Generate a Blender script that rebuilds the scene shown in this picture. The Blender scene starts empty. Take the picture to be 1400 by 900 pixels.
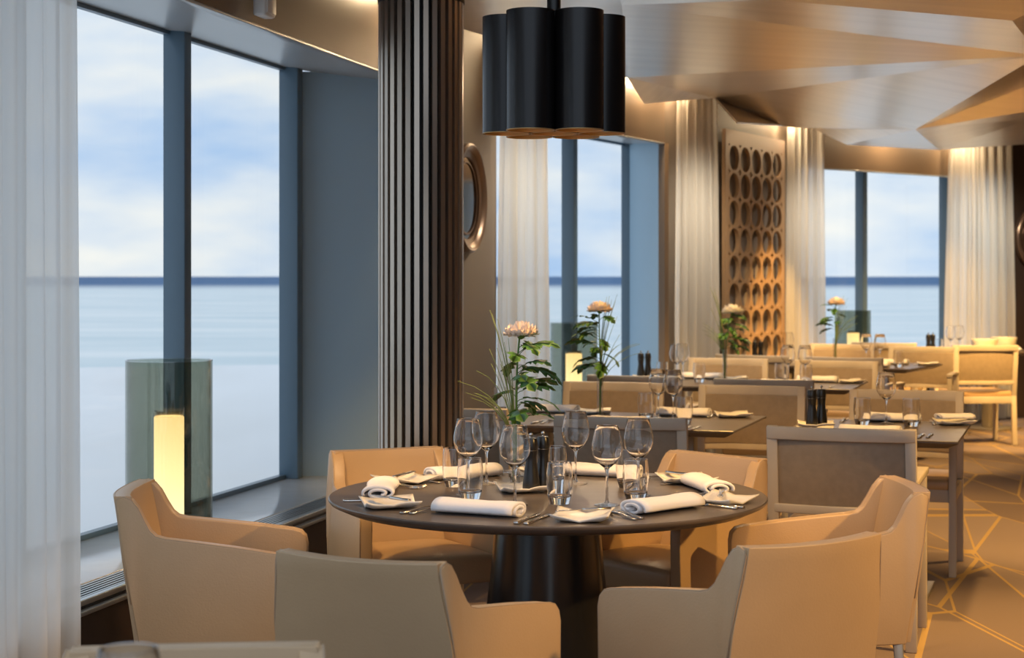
import bpy, bmesh, math, random
from mathutils import Vector, Matrix
R = math.radians
PI = math.pi
rnd = random.Random(7)
scene = bpy.context.scene
col = scene.collection

# ------------------------------------------------------------------ camera
cam_d = bpy.data.cameras.new('camera')
cam = bpy.data.objects.new('camera', cam_d)
col.objects.link(cam)
cam.location = (0, 0, 1.44)
cam.rotation_euler = (R(90), 0, 0)
cam_d.sensor_width = 36
cam_d.lens = 36 * 2300 / 1400
cam_d.shift_y = -72 / 1400
cam_d.clip_end = 200000
cam_d.clip_start = 0.05
cam_d.dof.use_dof = True
cam_d.dof.focus_distance = 5.3
cam_d.dof.aperture_fstop = 5.0
scene.camera = cam

# ------------------------------------------------------------------ exposure
scene.view_settings.view_transform = 'Standard'
scene.view_settings.look = 'None'
scene.view_settings.gamma = 1
scene.view_settings.use_curve_mapping = False
scene.view_settings.exposure = 1.1

# ------------------------------------------------------------------ sky
world = bpy.data.worlds.new('sky')
scene.world = world
world.use_nodes = True
nt = world.node_tree
nt.nodes.clear()
def N(t, kind, **kw):
    n = t.nodes.new(kind)
    for k, v in kw.items():
        setattr(n, k, v)
    return n
def ramp(t, stops, interp='LINEAR'):
    n = N(t, 'ShaderNodeValToRGB')
    n.color_ramp.interpolation = interp
    el = n.color_ramp.elements
    while len(el) < len(stops):
        el.new(0.5)
    for e, (p, c) in zip(el, stops):
        e.position = p
        e.color = (c[0], c[1], c[2], 1)
    return n
tc = N(nt, 'ShaderNodeTexCoord')
mp = N(nt, 'ShaderNodeMapping')
mp.inputs['Scale'].default_value = (6.0, 6.0, 20.0)
mp.inputs['Location'].default_value = (1.3, 0.4, 0.35)
nz = N(nt, 'ShaderNodeTexNoise')
nz.inputs['Scale'].default_value = 1.0
nz.inputs['Detail'].default_value = 5.0
nz.inputs['Roughness'].default_value = 0.5
rp = ramp(nt, [(0.33, (0.21, 0.30, 0.44)), (0.45, (0.29, 0.355, 0.45)), (0.55, (0.375, 0.41, 0.455)), (0.68, (0.48, 0.475, 0.455))])
bg = N(nt, 'ShaderNodeBackground')
bg.inputs['Strength'].default_value = 1.0
wo = N(nt, 'ShaderNodeOutputWorld')
L = nt.links.new
L(tc.outputs['Generated'], mp.inputs['Vector'])
L(mp.outputs['Vector'], nz.inputs['Vector'])
L(nz.outputs['Fac'], rp.inputs['Fac'])
L(rp.outputs['Color'], bg.inputs['Color'])
L(bg.outputs['Background'], wo.inputs['Surface'])

# ------------------------------------------------------------------ ceiling downlights (warm)
def spot(name, loc, aim, power, size=60, color=(1.0, 0.60, 0.24), blend=0.6, radius=0.06):
    d = bpy.data.lights.new(name, 'SPOT')
    d.energy = power
    d.color = color
    d.spot_size = R(size)
    d.spot_blend = blend
    d.shadow_soft_size = radius
    o = bpy.data.objects.new(name, d)
    o.location = loc
    o.rotation_euler = (Vector(aim) - Vector(loc)).to_track_quat('-Z', 'Y').to_euler()
    col.objects.link(o)
    return o
def point(name, loc, power, color=(1.0, 0.62, 0.28), radius=0.04):
    d = bpy.data.lights.new(name, 'POINT')
    d.energy = power
    d.color = color
    d.shadow_soft_size = radius
    o = bpy.data.objects.new(name, d)
    o.location = loc
    col.objects.link(o)
    return o
WARM = (1.0, 0.56, 0.16)
for loc, aim, pw, sz in [
    ((3.1, 3.2, 2.5), (1.0, 4.5, 0.35), 190, 48),      # aisle light on the chairs by the round table
    ((2.6, 5.9, 2.5), (2.6, 6.1, 0.0), 230, 80),      # aisle carpet
    ((1.9, 7.4, 2.5), (1.9, 7.7, 0.7), 75, 70),       # tables
    ((0.6, 7.5, 2.5), (0.5, 8.1, 0.7), 70, 75),
    ((3.7, 9.0, 2.45), (3.6, 9.4, 0.0), 230, 85),
    ((1.6, 10.3, 2.4), (1.6, 11.1, 0.7), 90, 75),
    ((2.9, 12.3, 2.4), (2.9, 13.2, 0.7), 110, 75),
    ((4.5, 13.0, 2.4), (4.3, 14.7, 0.45), 330, 60),
    ((4.2, 14.4, 2.4), (4.3, 15.6, 0.7), 110, 80),
    ((3.0, 13.2, 2.4), (2.2, 14.25, 0.75), 120, 50),  # low on the round-hole screen
    ((-0.9, 4.7, 2.5), (-0.45, 6.15, 0.55), 60, 38),  # window-side chairs
    ((1.2, 4.8, 2.5), (0.8, 6.0, 0.55), 60, 38),
]:
    spot('ceiling_downlight', loc, aim, pw, sz, WARM)

# ------------------------------------------------------------------ materials
MATS = {}
def mat(name, color, rough=0.5, metal=0.0, spec=0.5, noise=None, bump=None, emit=None, sheen=0.0, coat=0.0):
    """noise=(scale, amount, (sx,sy,sz)) varies the colour; bump=(scale, strength)."""
    m = bpy.data.materials.new(name)
    m.use_nodes = True
    t = m.node_tree
    b = t.nodes['Principled BSDF']
    b.inputs['Base Color'].default_value = (*color, 1)
    b.inputs['Roughness'].default_value = rough
    b.inputs['Metallic'].default_value = metal
    b.inputs['Specular IOR Level'].default_value = spec
    b.inputs['Sheen Weight'].default_value = sheen
    b.inputs['Coat Weight'].default_value = coat
    if noise or bump:
        c = N(t, 'ShaderNodeTexCoord')
    if noise:
        mp = N(t, 'ShaderNodeMapping')
        mp.inputs['Scale'].default_value = noise[2] if len(noise) > 2 else (1, 1, 1)
        n = N(t, 'ShaderNodeTexNoise')
        n.inputs['Scale'].default_value = noise[0]
        n.inputs['Detail'].default_value = 4
        a = noise[1]
        r = ramp(t, [(0.3, [x * (1 - a) for x in color]), (0.7, [min(1, x * (1 + a)) for x in color])])
        t.links.new(c.outputs['Object'], mp.inputs['Vector'])
        t.links.new(mp.outputs['Vector'], n.inputs['Vector'])
        t.links.new(n.outputs['Fac'], r.inputs['Fac'])
        t.links.new(r.outputs['Color'], b.inputs['Base Color'])
    if bump:
        n2 = N(t, 'ShaderNodeTexNoise')
        n2.inputs['Scale'].default_value = bump[0]
        n2.inputs['Detail'].default_value = 3
        bm_ = N(t, 'ShaderNodeBump')
        bm_.inputs['Strength'].default_value = bump[1]
        bm_.inputs['Distance'].default_value = 0.002
        t.links.new(c.outputs['Object'], n2.inputs['Vector'])
        t.links.new(n2.outputs['Fac'], bm_.inputs['Height'])
        t.links.new(bm_.outputs['Normal'], b.inputs['Normal'])
    if emit:
        b.inputs['Emission Color'].default_value = (*emit[0], 1)
        b.inputs['Emission Strength'].default_value = emit[1]
    MATS[name] = m
    return m

mat('leather', (0.51, 0.35, 0.20), 0.36, noise=(3, 0.06), bump=(160, 0.25))
mat('leather_seam', (0.44, 0.32, 0.21), 0.4)
mat('chair_wood', (0.54, 0.475, 0.39), 0.45, noise=(6, 0.08, (1, 1, 0.1)))
mat('chair_fabric', (0.30, 0.235, 0.17), 0.75, noise=(30, 0.08), bump=(300, 0.2))
mat('chair_metal', (0.42, 0.38, 0.32), 0.35, metal=0.6)
mat('table_top', (0.105, 0.084, 0.070), 0.30, noise=(14, 0.18, (0.12, 1, 1)))
mat('pedestal_black', (0.012, 0.012, 0.013), 0.22, spec=0.6)
mat('lamp_black', (0.006, 0.005, 0.005), 0.27, spec=0.45)
mat('lamp_gold', (0.42, 0.27, 0.11), 0.45, metal=0.7)
mat('bronze_slat', (0.54, 0.46, 0.38), 0.33, metal=0.9)
mat('column_core', (0.008, 0.008, 0.008), 0.6)
mat('brass', (0.55, 0.40, 0.20), 0.35, metal=0.9)
mat('reveal_paint', (0.34, 0.49, 0.61), 0.55)
mat('frame_paint', (0.12, 0.19, 0.255), 0.35)
mat('frame_dark', (0.02, 0.022, 0.025), 0.5)
mat('sill_stone', (0.62, 0.65, 0.67), 0.16, noise=(8, 0.05))
mat('soffit_paint', (0.40, 0.43, 0.45), 0.28)
mat('grille_metal', (0.50, 0.52, 0.53), 0.3, metal=0.8)
mat('base_panel', (0.055, 0.036, 0.028), 0.45)
mat('bulkhead', (0.20, 0.14, 0.09), 0.42)
mat('pier_brown', (0.19, 0.155, 0.125), 0.6)
mat('ceiling_paint', (0.16, 0.115, 0.075), 0.6)
mat('ceiling_metal', (0.93, 0.87, 0.78), 0.28, metal=0.72, noise=(4, 0.05, (0.1, 3, 1)))
mat('vent_grey', (0.20, 0.21, 0.22), 0.6)
mat('screen_wood', (0.34, 0.215, 0.115), 0.45)
mat('screen_back', (0.19, 0.165, 0.15), 0.55)
mat('mirror_frame', (0.20, 0.13, 0.09), 0.3, metal=0.5)
mat('mirror_glass', (0.22, 0.19, 0.17), 0.08, metal=1.0)
mat('napkin', (0.84, 0.825, 0.84), 0.85, sheen=0.3, bump=(220, 0.15))
mat('porcelain', (0.80, 0.765, 0.70), 0.3)
mat('bowl_white', (0.80, 0.74, 0.62), 0.35)
mat('steel', (0.62, 0.60, 0.57), 0.16, metal=1.0)
mat('mill_black', (0.010, 0.010, 0.011), 0.28, spec=0.6)
mat('leaf_green', (0.045, 0.13, 0.022), 0.45, noise=(20, 0.4))
mat('stem_green', (0.10, 0.21, 0.035), 0.45)
mat('grass_green', (0.17, 0.23, 0.055), 0.5, noise=(8, 0.3))
mat('petal', (0.92, 0.80, 0.70), 0.6)
mat('petal_white', (0.86, 0.83, 0.77), 0.6)
mat('plastic_white', (0.70, 0.70, 0.68), 0.4)
mat('deck_white', (0.96, 0.95, 0.93), 0.5, noise=(0.35, 0.12, (1, 0.25, 1)))
mat('candle_base', (0.5, 0.45, 0.35), 0.4)
mat('wall_right', (0.30, 0.20, 0.12), 0.6)

def glassy(name, tint, refl, rough=0.02, ior=1.45):
    m = bpy.data.materials.new(name); m.use_nodes = True
    t = m.node_tree; t.nodes.clear()
    o = N(t, 'ShaderNodeOutputMaterial'); mx = N(t, 'ShaderNodeMixShader')
    tr = N(t, 'ShaderNodeBsdfTransparent'); tr.inputs['Color'].default_value = (*tint, 1)
    gl = N(t, 'ShaderNodeBsdfGlossy'); gl.inputs['Roughness'].default_value = rough
    fr = N(t, 'ShaderNodeLayerWeight'); fr.inputs['Blend'].default_value = 0.5
    pw = N(t, 'ShaderNodeMath', operation='POWER'); pw.inputs[1].default_value = 4.0
    mu = N(t, 'ShaderNodeMath', operation='MULTIPLY_ADD', use_clamp=True); mu.inputs[1].default_value = refl * 0.9; mu.inputs[2].default_value = 0.045 * refl
    t.links.new(fr.outputs['Facing'], pw.inputs[0]); t.links.new(pw.outputs[0], mu.inputs[0]); t.links.new(mu.outputs[0], mx.inputs[0])
    t.links.new(tr.outputs[0], mx.inputs[1]); t.links.new(gl.outputs[0], mx.inputs[2])
    t.links.new(mx.outputs[0], o.inputs['Surface'])
    MATS[name] = m
glassy('window_glass', (0.97, 0.985, 0.985), 0.25)
glassy('thin_glass', (0.965, 0.965, 0.965), 1.5)
glassy('smoke_glass', (0.72, 0.735, 0.685), 0.9)
def solid_glass(name, tint=(1, 1, 1)):
    m = bpy.data.materials.new(name); m.use_nodes = True
    b = m.node_tree.nodes['Principled BSDF']
    b.inputs['Base Color'].default_value = (*tint, 1)
    b.inputs['Transmission Weight'].default_value = 1.0
    b.inputs['Roughness'].default_value = 0.0
    b.inputs['IOR'].default_value = 1.46
    MATS[name] = m
solid_glass('solid_glass')

# sheer curtain: see-through weave that also scatters the daylight
m = bpy.data.materials.new('sheer'); m.use_nodes = True; t = m.node_tree; t.nodes.clear()
o_ = N(t, 'ShaderNodeOutputMaterial')
tr = N(t, 'ShaderNodeBsdfTransparent'); tr.inputs['Color'].default_value = (1, 1, 1, 1)
df = N(t, 'ShaderNodeBsdfDiffuse'); df.inputs['Color'].default_value = (0.92, 0.90, 0.85, 1)
tl = N(t, 'ShaderNodeBsdfTranslucent'); tl.inputs['Color'].default_value = (0.95, 0.94, 0.91, 1)
m1 = N(t, 'ShaderNodeMixShader'); m1.inputs[0].default_value = 0.62
m2 = N(t, 'ShaderNodeMixShader'); m2.inputs[0].default_value = 0.90
t.links.new(df.outputs[0], m1.inputs[1]); t.links.new(tl.outputs[0], m1.inputs[2])
t.links.new(tr.outputs[0], m2.inputs[1]); t.links.new(m1.outputs[0], m2.inputs[2])
t.links.new(m2.outputs[0], o_.inputs['Surface'])
MATS['sheer'] = m

# frosted glowing tube inside the lanterns
m = bpy.data.materials.new('candle_glow'); m.use_nodes = True; t = m.node_tree
b = t.nodes['Principled BSDF']
b.inputs['Base Color'].default_value = (0.85, 0.75, 0.55, 1)
c = N(t, 'ShaderNodeTexCoord'); sx = N(t, 'ShaderNodeSeparateXYZ')
rr = ramp(t, [(0.0, (1.0, 0.86, 0.58)), (0.45, (1.0, 0.76, 0.40)), (1.0, (0.80, 0.52, 0.22))])
t.links.new(c.outputs['Generated'], sx.inputs[0]); t.links.new(sx.outputs['Z'], rr.inputs['Fac'])
t.links.new(rr.outputs['Color'], b.inputs['Emission Color'])
b.inputs['Emission Strength'].default_value = 1.2
MATS['candle_glow'] = m
mat('bulb', (1, 0.8, 0.5), 0.5, emit=((1.0, 0.62, 0.25), 9.0))

# sea
m = bpy.data.materials.new('sea'); m.use_nodes = True; t = m.node_tree
b = t.nodes['Principled BSDF']; b.inputs['Roughness'].default_value = 0.55; b.inputs['Specular IOR Level'].default_value = 0.1
c = N(t, 'ShaderNodeTexCoord'); mp = N(t, 'ShaderNodeMapping'); mp.inputs['Scale'].default_value = (0.006, 0.02, 1)
n = N(t, 'ShaderNodeTexNoise'); n.inputs['Scale'].default_value = 1.0; n.inputs['Detail'].default_value = 6
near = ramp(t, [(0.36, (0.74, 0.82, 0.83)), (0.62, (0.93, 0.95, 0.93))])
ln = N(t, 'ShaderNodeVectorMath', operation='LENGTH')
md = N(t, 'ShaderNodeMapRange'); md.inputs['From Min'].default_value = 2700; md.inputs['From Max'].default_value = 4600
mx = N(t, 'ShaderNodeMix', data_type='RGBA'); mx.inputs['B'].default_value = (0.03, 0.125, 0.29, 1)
t.links.new(c.outputs['Object'], mp.inputs['Vector']); t.links.new(mp.outputs['Vector'], n.inputs['Vector'])
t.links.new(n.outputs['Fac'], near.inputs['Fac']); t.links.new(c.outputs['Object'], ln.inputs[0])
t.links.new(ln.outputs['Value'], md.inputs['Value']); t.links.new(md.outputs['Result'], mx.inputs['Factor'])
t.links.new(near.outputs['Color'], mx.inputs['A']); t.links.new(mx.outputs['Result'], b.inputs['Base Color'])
MATS['sea'] = m

# carpet: taupe pile with thin golden lines that cut it into shards
m = bpy.data.materials.new('carpet'); m.use_nodes = True; t = m.node_tree
b = t.nodes['Principled BSDF']; b.inputs['Roughness'].default_value = 0.95; b.inputs['Specular IOR Level'].default_value = 0.1
c = N(t, 'ShaderNodeTexCoord')
masks = []
cells = None
for rot, sc3, scale, w in [(R(62), (1, 0.22, 1), 1.9, 0.0075), (R(-52), (1, 0.26, 1), 1.5, 0.0065)]:
    mp = N(t, 'ShaderNodeMapping'); mp.inputs['Rotation'].default_value = (0, 0, rot); mp.inputs['Scale'].default_value = sc3
    v = N(t, 'ShaderNodeTexVoronoi', feature='DISTANCE_TO_EDGE'); v.inputs['Scale'].default_value = scale
    lt = N(t, 'ShaderNodeMath', operation='LESS_THAN'); lt.inputs[1].default_value = w
    t.links.new(c.outputs['Object'], mp.inputs['Vector']); t.links.new(mp.outputs['Vector'], v.inputs['Vector'])
    t.links.new(v.outputs['Distance'], lt.inputs[0]); masks.append(lt)
    if cells is None:
        cells = N(t, 'ShaderNodeTexVoronoi', feature='F1'); cells.inputs['Scale'].default_value = scale
        t.links.new(mp.outputs['Vector'], cells.inputs['Vector'])
mxm = N(t, 'ShaderNodeMath', operation='MAXIMUM')
t.links.new(masks[0].outputs[0], mxm.inputs[0]); t.links.new(masks[1].outputs[0], mxm.inputs[1])
cr = ramp(t, [(0.0, (0.17, 0.13, 0.118)), (1.0, (0.27, 0.215, 0.195))])
sp = N(t, 'ShaderNodeSeparateColor'); t.links.new(cells.outputs['Color'], sp.inputs[0]); t.links.new(sp.outputs[0], cr.inputs['Fac'])
mx = N(t, 'ShaderNodeMix', data_type='RGBA'); mx.inputs['B'].default_value = (0.40, 0.275, 0.12, 1)
t.links.new(mxm.outputs[0], mx.inputs['Factor']); t.links.new(cr.outputs['Color'], mx.inputs['A'])
nz2 = N(t, 'ShaderNodeTexNoise'); nz2.inputs['Scale'].default_value = 220
bp = N(t, 'ShaderNodeBump'); bp.inputs['Strength'].default_value = 0.5; bp.inputs['Distance'].default_value = 0.004
t.links.new(c.outputs['Object'], nz2.inputs['Vector']); t.links.new(nz2.outputs['Fac'], bp.inputs['Height'])
t.links.new(bp.outputs['Normal'], b.inputs['Normal']); t.links.new(mx.outputs['Result'], b.inputs['Base Color'])
MATS['carpet'] = m

# ------------------------------------------------------------------ mesh helpers
def link(name, me, mname=None, parent=None, loc=None, rotz=0):
    o = bpy.data.objects.new(name, me)
    col.objects.link(o)
    if mname:
        me.materials.append(MATS[mname])
    if parent:
        o.parent = parent
    if loc is not None:
        o.location = loc
    if rotz:
        o.rotation_euler = (0, 0, rotz)
    return o
def from_bm(name, bm, mname, parent=None, loc=None, rotz=0, smooth=False, recalc=True):
    if recalc:
        bmesh.ops.recalc_face_normals(bm, faces=bm.faces[:])
    me = bpy.data.meshes.new(name)
    bm.to_mesh(me)
    bm.free()
    if smooth:
        for p in me.polygons:
            p.use_smooth = True
    return link(name, me, mname, parent, loc, rotz)
def raw(name, verts, faces, mname, parent=None, loc=None, rotz=0, smooth=False):
    bm = bmesh.new()
    vs = [bm.verts.new(v) for v in verts]
    for f in faces:
        try:
            bm.faces.new([vs[i] for i in f])
        except ValueError:
            pass
    return from_bm(name, bm, mname, parent, loc, rotz, smooth)
def bevel(o, w=0.004, seg=2, angle=35, smooth=True):
    md = o.modifiers.new('edge_round', 'BEVEL')
    md.width = w
    md.segments = seg
    md.limit_method = 'ANGLE'
    md.angle_limit = R(angle)
    if smooth:
        for p in o.data.polygons:
            p.use_smooth = True
    return o
def add_box(bm, c, s, rotz=0, top=None):
    """box centred at c with size s; top scales the upper face."""
    vs = []
    ca, sa = math.cos(rotz), math.sin(rotz)
    for dz in (-.5, .5):
        k = top if (top and dz > 0) else (1, 1)
        for dx, dy in ((-.5, -.5), (.5, -.5), (.5, .5), (-.5, .5)):
            x, y = dx * s[0] * k[0], dy * s[1] * k[1]
            vs.append(bm.verts.new((c[0] + x * ca - y * sa, c[1] + x * sa + y * ca, c[2] + dz * s[2])))
    for f in ((0, 3, 2, 1), (4, 5, 6, 7), (0, 1, 5, 4), (1, 2, 6, 5), (2, 3, 7, 6), (3, 0, 4, 7)):
        bm.faces.new([vs[i] for i in f])
def box(name, c, s, mname, parent=None, rotz=0, bev=0, top=None):
    bm = bmesh.new()
    add_box(bm, (0, 0, 0), s, 0, top)
    o = from_bm(name, bm, mname, parent, c, rotz)
    if bev:
        bevel(o, bev)
    return o
def add_bar(bm, a, b, w, h, w2=None, h2=None):
    """square bar from a to b."""
    a, b = Vector(a), Vector(b)
    d = (b - a).normalized()
    s = d.cross(Vector((0, 0, 1)))
    if s.length < 1e-4:
        s = Vector((1, 0, 0))
    s.normalize()
    u = s.cross(d)
    vs = []
    for p, ww, hh in ((a, w, h), (b, w2 or w, h2 or h)):
        for x, y in ((-.5, -.5), (.5, -.5), (.5, .5), (-.5, .5)):
            vs.append(bm.verts.new(p + s * x * ww + u * y * hh))
    for f in ((0, 3, 2, 1), (4, 5, 6, 7), (0, 1, 5, 4), (1, 2, 6, 5), (2, 3, 7, 6), (3, 0, 4, 7)):
        bm.faces.new([vs[i] for i in f])
def bar(name, a, b, w, h, mname, parent=None, bev=0, w2=None, h2=None):
    bm = bmesh.new()
    add_bar(bm, a, b, w, h, w2, h2)
    o = from_bm(name, bm, mname, parent)
    if bev:
        bevel(o, bev)
    return o
def add_lathe(bm, prof, n=32, c=(0, 0, 0), close=False):
    """prof: list of (r,z); revolve about z. close joins last to first (a hollow wall)."""
    rings = []
    for r, z in prof:
        if r < 1e-6:
            rings.append([bm.verts.new((c[0], c[1], c[2] + z))])
        else:
            rings.append([bm.verts.new((c[0] + r * math.cos(2 * PI * i / n), c[1] + r * math.sin(2 * PI * i / n), c[2] + z)) for i in range(n)])
    pairs = list(zip(rings, rings[1:]))
    if close:
        pairs.append((rings[-1], rings[0]))
    for A, B in pairs:
        for i in range(n):
            j = (i + 1) % n
            if len(A) == 1 and len(B) == 1:
                continue
            if len(A) == 1:
                bm.faces.new((A[0], B[i], B[j]))
            elif len(B) == 1:
                bm.faces.new((A[i], A[j], B[0]))
            else:
                bm.faces.new((A[i], A[j], B[j], B[i]))
def lathe(name, prof, mname, parent=None, loc=None, n=32, smooth=True, close=False):
    bm = bmesh.new()
    add_lathe(bm, prof, n, close=close)
    o = from_bm(name, bm, mname, parent, loc, 0, smooth)
    if smooth:
        for e in o.data.edges:
            pass
        sharp(o, 40)
    return o
def sharp(o, ang):
    me = o.data
    bm = bmesh.new(); bm.from_mesh(me)
    for e in bm.edges:
        if len(e.link_faces) == 2 and e.calc_face_angle(0) > R(ang):
            e.smooth = False
    bm.to_mesh(me); bm.free()
def add_tube(bm, pts, rad, n=6, caps=True):
    pts = [Vector(p) for p in pts]
    rads = rad if isinstance(rad, (list, tuple)) else [rad] * len(pts)
    rings = []
    ref = Vector((0.3, 0.2, 1)).normalized()
    for i, p in enumerate(pts):
        d = (pts[min(i + 1, len(pts) - 1)] - pts[max(i - 1, 0)])
        d.normalize()
        s = d.cross(ref)
        if s.length < 0.05:
            s = d.cross(Vector((1, 0, 0)))
        s.normalize()
        u = s.cross(d)
        rings.append([bm.verts.new(p + (s * math.cos(2 * PI * k / n) + u * math.sin(2 * PI * k / n)) * rads[i]) for k in range(n)])
    for A, B in zip(rings, rings[1:]):
        for i in range(n):
            j = (i + 1) % n
            bm.faces.new((A[i], A[j], B[j], B[i]))
    if caps:
        bm.faces.new(rings[0][::-1]); bm.faces.new(rings[-1])
def tube(name, pts, rad, mname, parent=None, n=6, smooth=True):
    bm = bmesh.new()
    add_tube(bm, pts, rad, n)
    return from_bm(name, bm, mname, parent, None, 0, smooth)
def add_prism(bm, poly, z0, z1):
    a = [bm.verts.new((x, y, z0)) for x, y in poly]
    b = [bm.verts.new((x, y, z1)) for x, y in poly]
    bm.faces.new(a[::-1]); bm.faces.new(b)
    n = len(poly)
    for i in range(n):
        j = (i + 1) % n
        bm.faces.new((a[i], a[j], b[j], b[i]))
def prism(name, poly, z0, z1, mname, parent=None, bev=0):
    bm = bmesh.new()
    add_prism(bm, poly, z0, z1)
    o = from_bm(name, bm, mname, parent)
    if bev:
        bevel(o, bev)
    return o
def vpanel(name, a, b, z0, z1, th, mname, parent=None, bev=0):
    """upright panel from plan point a to b, its thickness to the right-hand side of a->b negative / left positive."""
    a, b = Vector(a), Vector(b)
    d = (b - a).normalized()
    nrm = Vector((-d.y, d.x)) * th
    return prism(name, [a, b, b + nrm, a + nrm], z0, z1, mname, parent, bev)
def tag(o, label, cat, group=None, kind=None):
    o['label'] = label
    o['category'] = cat
    if group:
        o['group'] = group
    if kind:
        o['kind'] = kind
    return o
def struct(o, label=None):
    o['kind'] = 'structure'
    if label:
        o['label'] = label
    return o
def thing(name, label, cat, loc=(0, 0, 0), rotz=0, group=None):
    o = bpy.data.objects.new(name, None)
    o.empty_display_size = 0.1
    col.objects.link(o)
    o.location = loc
    o.rotation_euler = (0, 0, rotz)
    return tag(o, label, cat, group)
def dup(root, loc, rotz, label=None, group=None, scale=None):
    def cp(o, parent):
        c = o.copy()
        col.objects.link(c)
        c.parent = parent
        for ch in kids.get(o.name, []):
            cp(ch, c)
        return c
    kids = {}
    def collect(o):
        kids[o.name] = list(o.children)
        for ch in o.children:
            collect(ch)
    collect(root)
    r = cp(root, None)
    r.location = loc
    r.rotation_euler = (0, 0, rotz)
    if scale:
        r.scale = (scale,) * 3
    if label:
        r['label'] = label
    if group:
        r['group'] = group
    elif group is not None and 'group' in r:
        del r['group']
    return r

# ------------------------------------------------------------------ outside: sea and the ship's pale deck
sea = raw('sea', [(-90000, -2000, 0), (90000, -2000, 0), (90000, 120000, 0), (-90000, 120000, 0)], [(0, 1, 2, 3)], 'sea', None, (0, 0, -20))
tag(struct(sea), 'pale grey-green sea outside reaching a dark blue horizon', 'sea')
deck = prism('deck', [(-30, -12), (-3.9, -12), (-1.55, 8.6), (-0.2, 11.0), (1.2, 14.2), (2.2, 15.9), (6.5, 21), (2.0, 30), (-9, 27), (-30, 25)], -0.35, -0.05, 'deck_white')
tag(struct(deck), 'white painted deck outside below the windows', 'deck')

# ------------------------------------------------------------------ floor, ceiling
floor = prism('floor', [(-3.2, -3), (7.5, -3), (7.5, 18.6), (2.4, 16.3), (1.0, 13.6), (-1.0, 9.0), (-2.6, 1)], -0.04, 0.0, 'carpet')
tag(struct(floor), 'taupe carpet with thin golden lines in shard pattern', 'carpet')
ceil_ = prism('ceiling', [(-2.4, 4.5), (2.3, 4.5), (2.3, -0.9), (7.5, -0.9), (7.5, 18.6), (2.2, 17.2), (0.4, 14.0), (-1.5, 9.0)], 2.92, 3.0, 'ceiling_paint')  # outline cut short to let sky fill in; unseen aisle strip blocks it
tag(struct(ceil_), 'brown ceiling above folded metal panels', 'ceiling')

SILL, SOFF, HEAD = 0.435, 2.42, 2.484
def V2(*a):
    return Vector(a)
def bay(n, side, Ai, Bi, Ag, Bg, mull, label):
    """a window bay: base panel, deep sill with grille, soffit, bulkhead, reveals and the glazing on the outer line."""
    Ai, Bi, Ag, Bg = V2(*Ai), V2(*Bi), V2(*Ag), V2(*Bg)
    d = (Bi - Ai).normalized()
    out = V2(-d.y, d.x)
    w = thing('wall_' + side, label, 'wall')
    w['kind'] = 'structure'
    s3 = out * 0.03
    vpanel('base_panel', Ai + s3, Bi + s3, 0, SILL - 0.035, 0.03, 'base_panel', w)
    vpanel('bulkhead', Ai, Bi, SOFF, 2.92, 0.04, 'bulkhead', w)
    # soffit: slopes up a little to the glass
    e = out * 0.04
    raw('soffit', [(*(Ai + e), SOFF), (*(Bi + e), SOFF), (*Bg, HEAD), (*Ag, HEAD), (*(Ai + e), SOFF + 0.06), (*(Bi + e), SOFF + 0.06), (*Bg, HEAD + 0.06), (*Ag, HEAD + 0.06)],
        [(0, 1, 2, 3), (4, 7, 6, 5), (0, 4, 5, 1), (1, 5, 6, 2), (2, 6, 7, 3), (3, 7, 4, 0)], 'soffit_paint', w)
    vpanel('soffit_edge', Ai - out * 0.001, Bi - out * 0.001, SOFF - 0.01, SOFF + 0.002, 0.05, 'soffit_paint', w, 0.003)
    eb, ea = (Bi - Bg).normalized() * 0.045, (Ai - Ag).normalized() * 0.045
    vpanel('reveal', Bg, Bi - eb, 0, SOFF + 0.05, 0.03, 'reveal_paint', w)
    vpanel('reveal', Ai - ea, Ag, 0, SOFF + 0.05, 0.03, 'reveal_paint', w)
    vpanel('reveal_edge', Bi - eb, Bi, 0, SOFF, 0.03, 'bulkhead', w)
    win = thing('window_%d' % n, label.replace('wall', 'window'), 'window')
    win['kind'] = 'structure'
    gw = 0.15
    prism('sill', [Ai + out * gw, Bi + out * gw, Bg, Ag], SILL - 0.04, SILL, 'sill_stone', win, 0.004)
    vpanel('grille_trough', Ai + out * 0.03, Bi + out * 0.03, SILL - 0.06, SILL - 0.04, gw - 0.03, 'frame_dark', win)
    first = None
    for k in range(6):
        off = out * (0.040 + k * 0.019)
        vpanel('grille_slat', Ai + off, Bi + off, SILL - 0.03, SILL - 0.002, 0.008, 'grille_metal', win)
    vpanel('sill_edge', Ai, Bi, SILL - 0.014, SILL + 0.003, 0.026, 'grille_metal', win, 0.003)
    vpanel('sill_edge', Ai + out * 0.006, Bi + out * 0.006, SILL - 0.05, SILL - 0.036, 0.026, 'grille_metal', win, 0.002)
    dg = (Bg - Ag).normalized()
    og = V2(-dg.y, dg.x)
    cuts = [Ag + dg * 0.05] + [V2(*m) for m in mull] + [Bg - dg * 0.05]
    for c in cuts:
        p = vpanel('mullion', c - dg * 0.034, c + dg * 0.034, SILL, HEAD + 0.02, -0.10, 'frame_paint', win, 0.004)
        vpanel('gasket', c + dg * 0.0345, c + dg * 0.048, SILL, HEAD + 0.02, -0.05, 'frame_dark', win)
    vpanel('bottom_rail', Ag, Bg, SILL - 0.02, SILL + 0.02, -0.035, 'frame_paint', win)
    vpanel('head_rail', Ag, Bg, HEAD - 0.02, HEAD + 0.05, -0.03, 'frame_paint', win)
    for a, b in zip(cuts, cuts[1:]):
        vpanel('pane', a, b, SILL, HEAD + 0.02, 0.012, 'window_glass', win)
    return w, win

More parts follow.
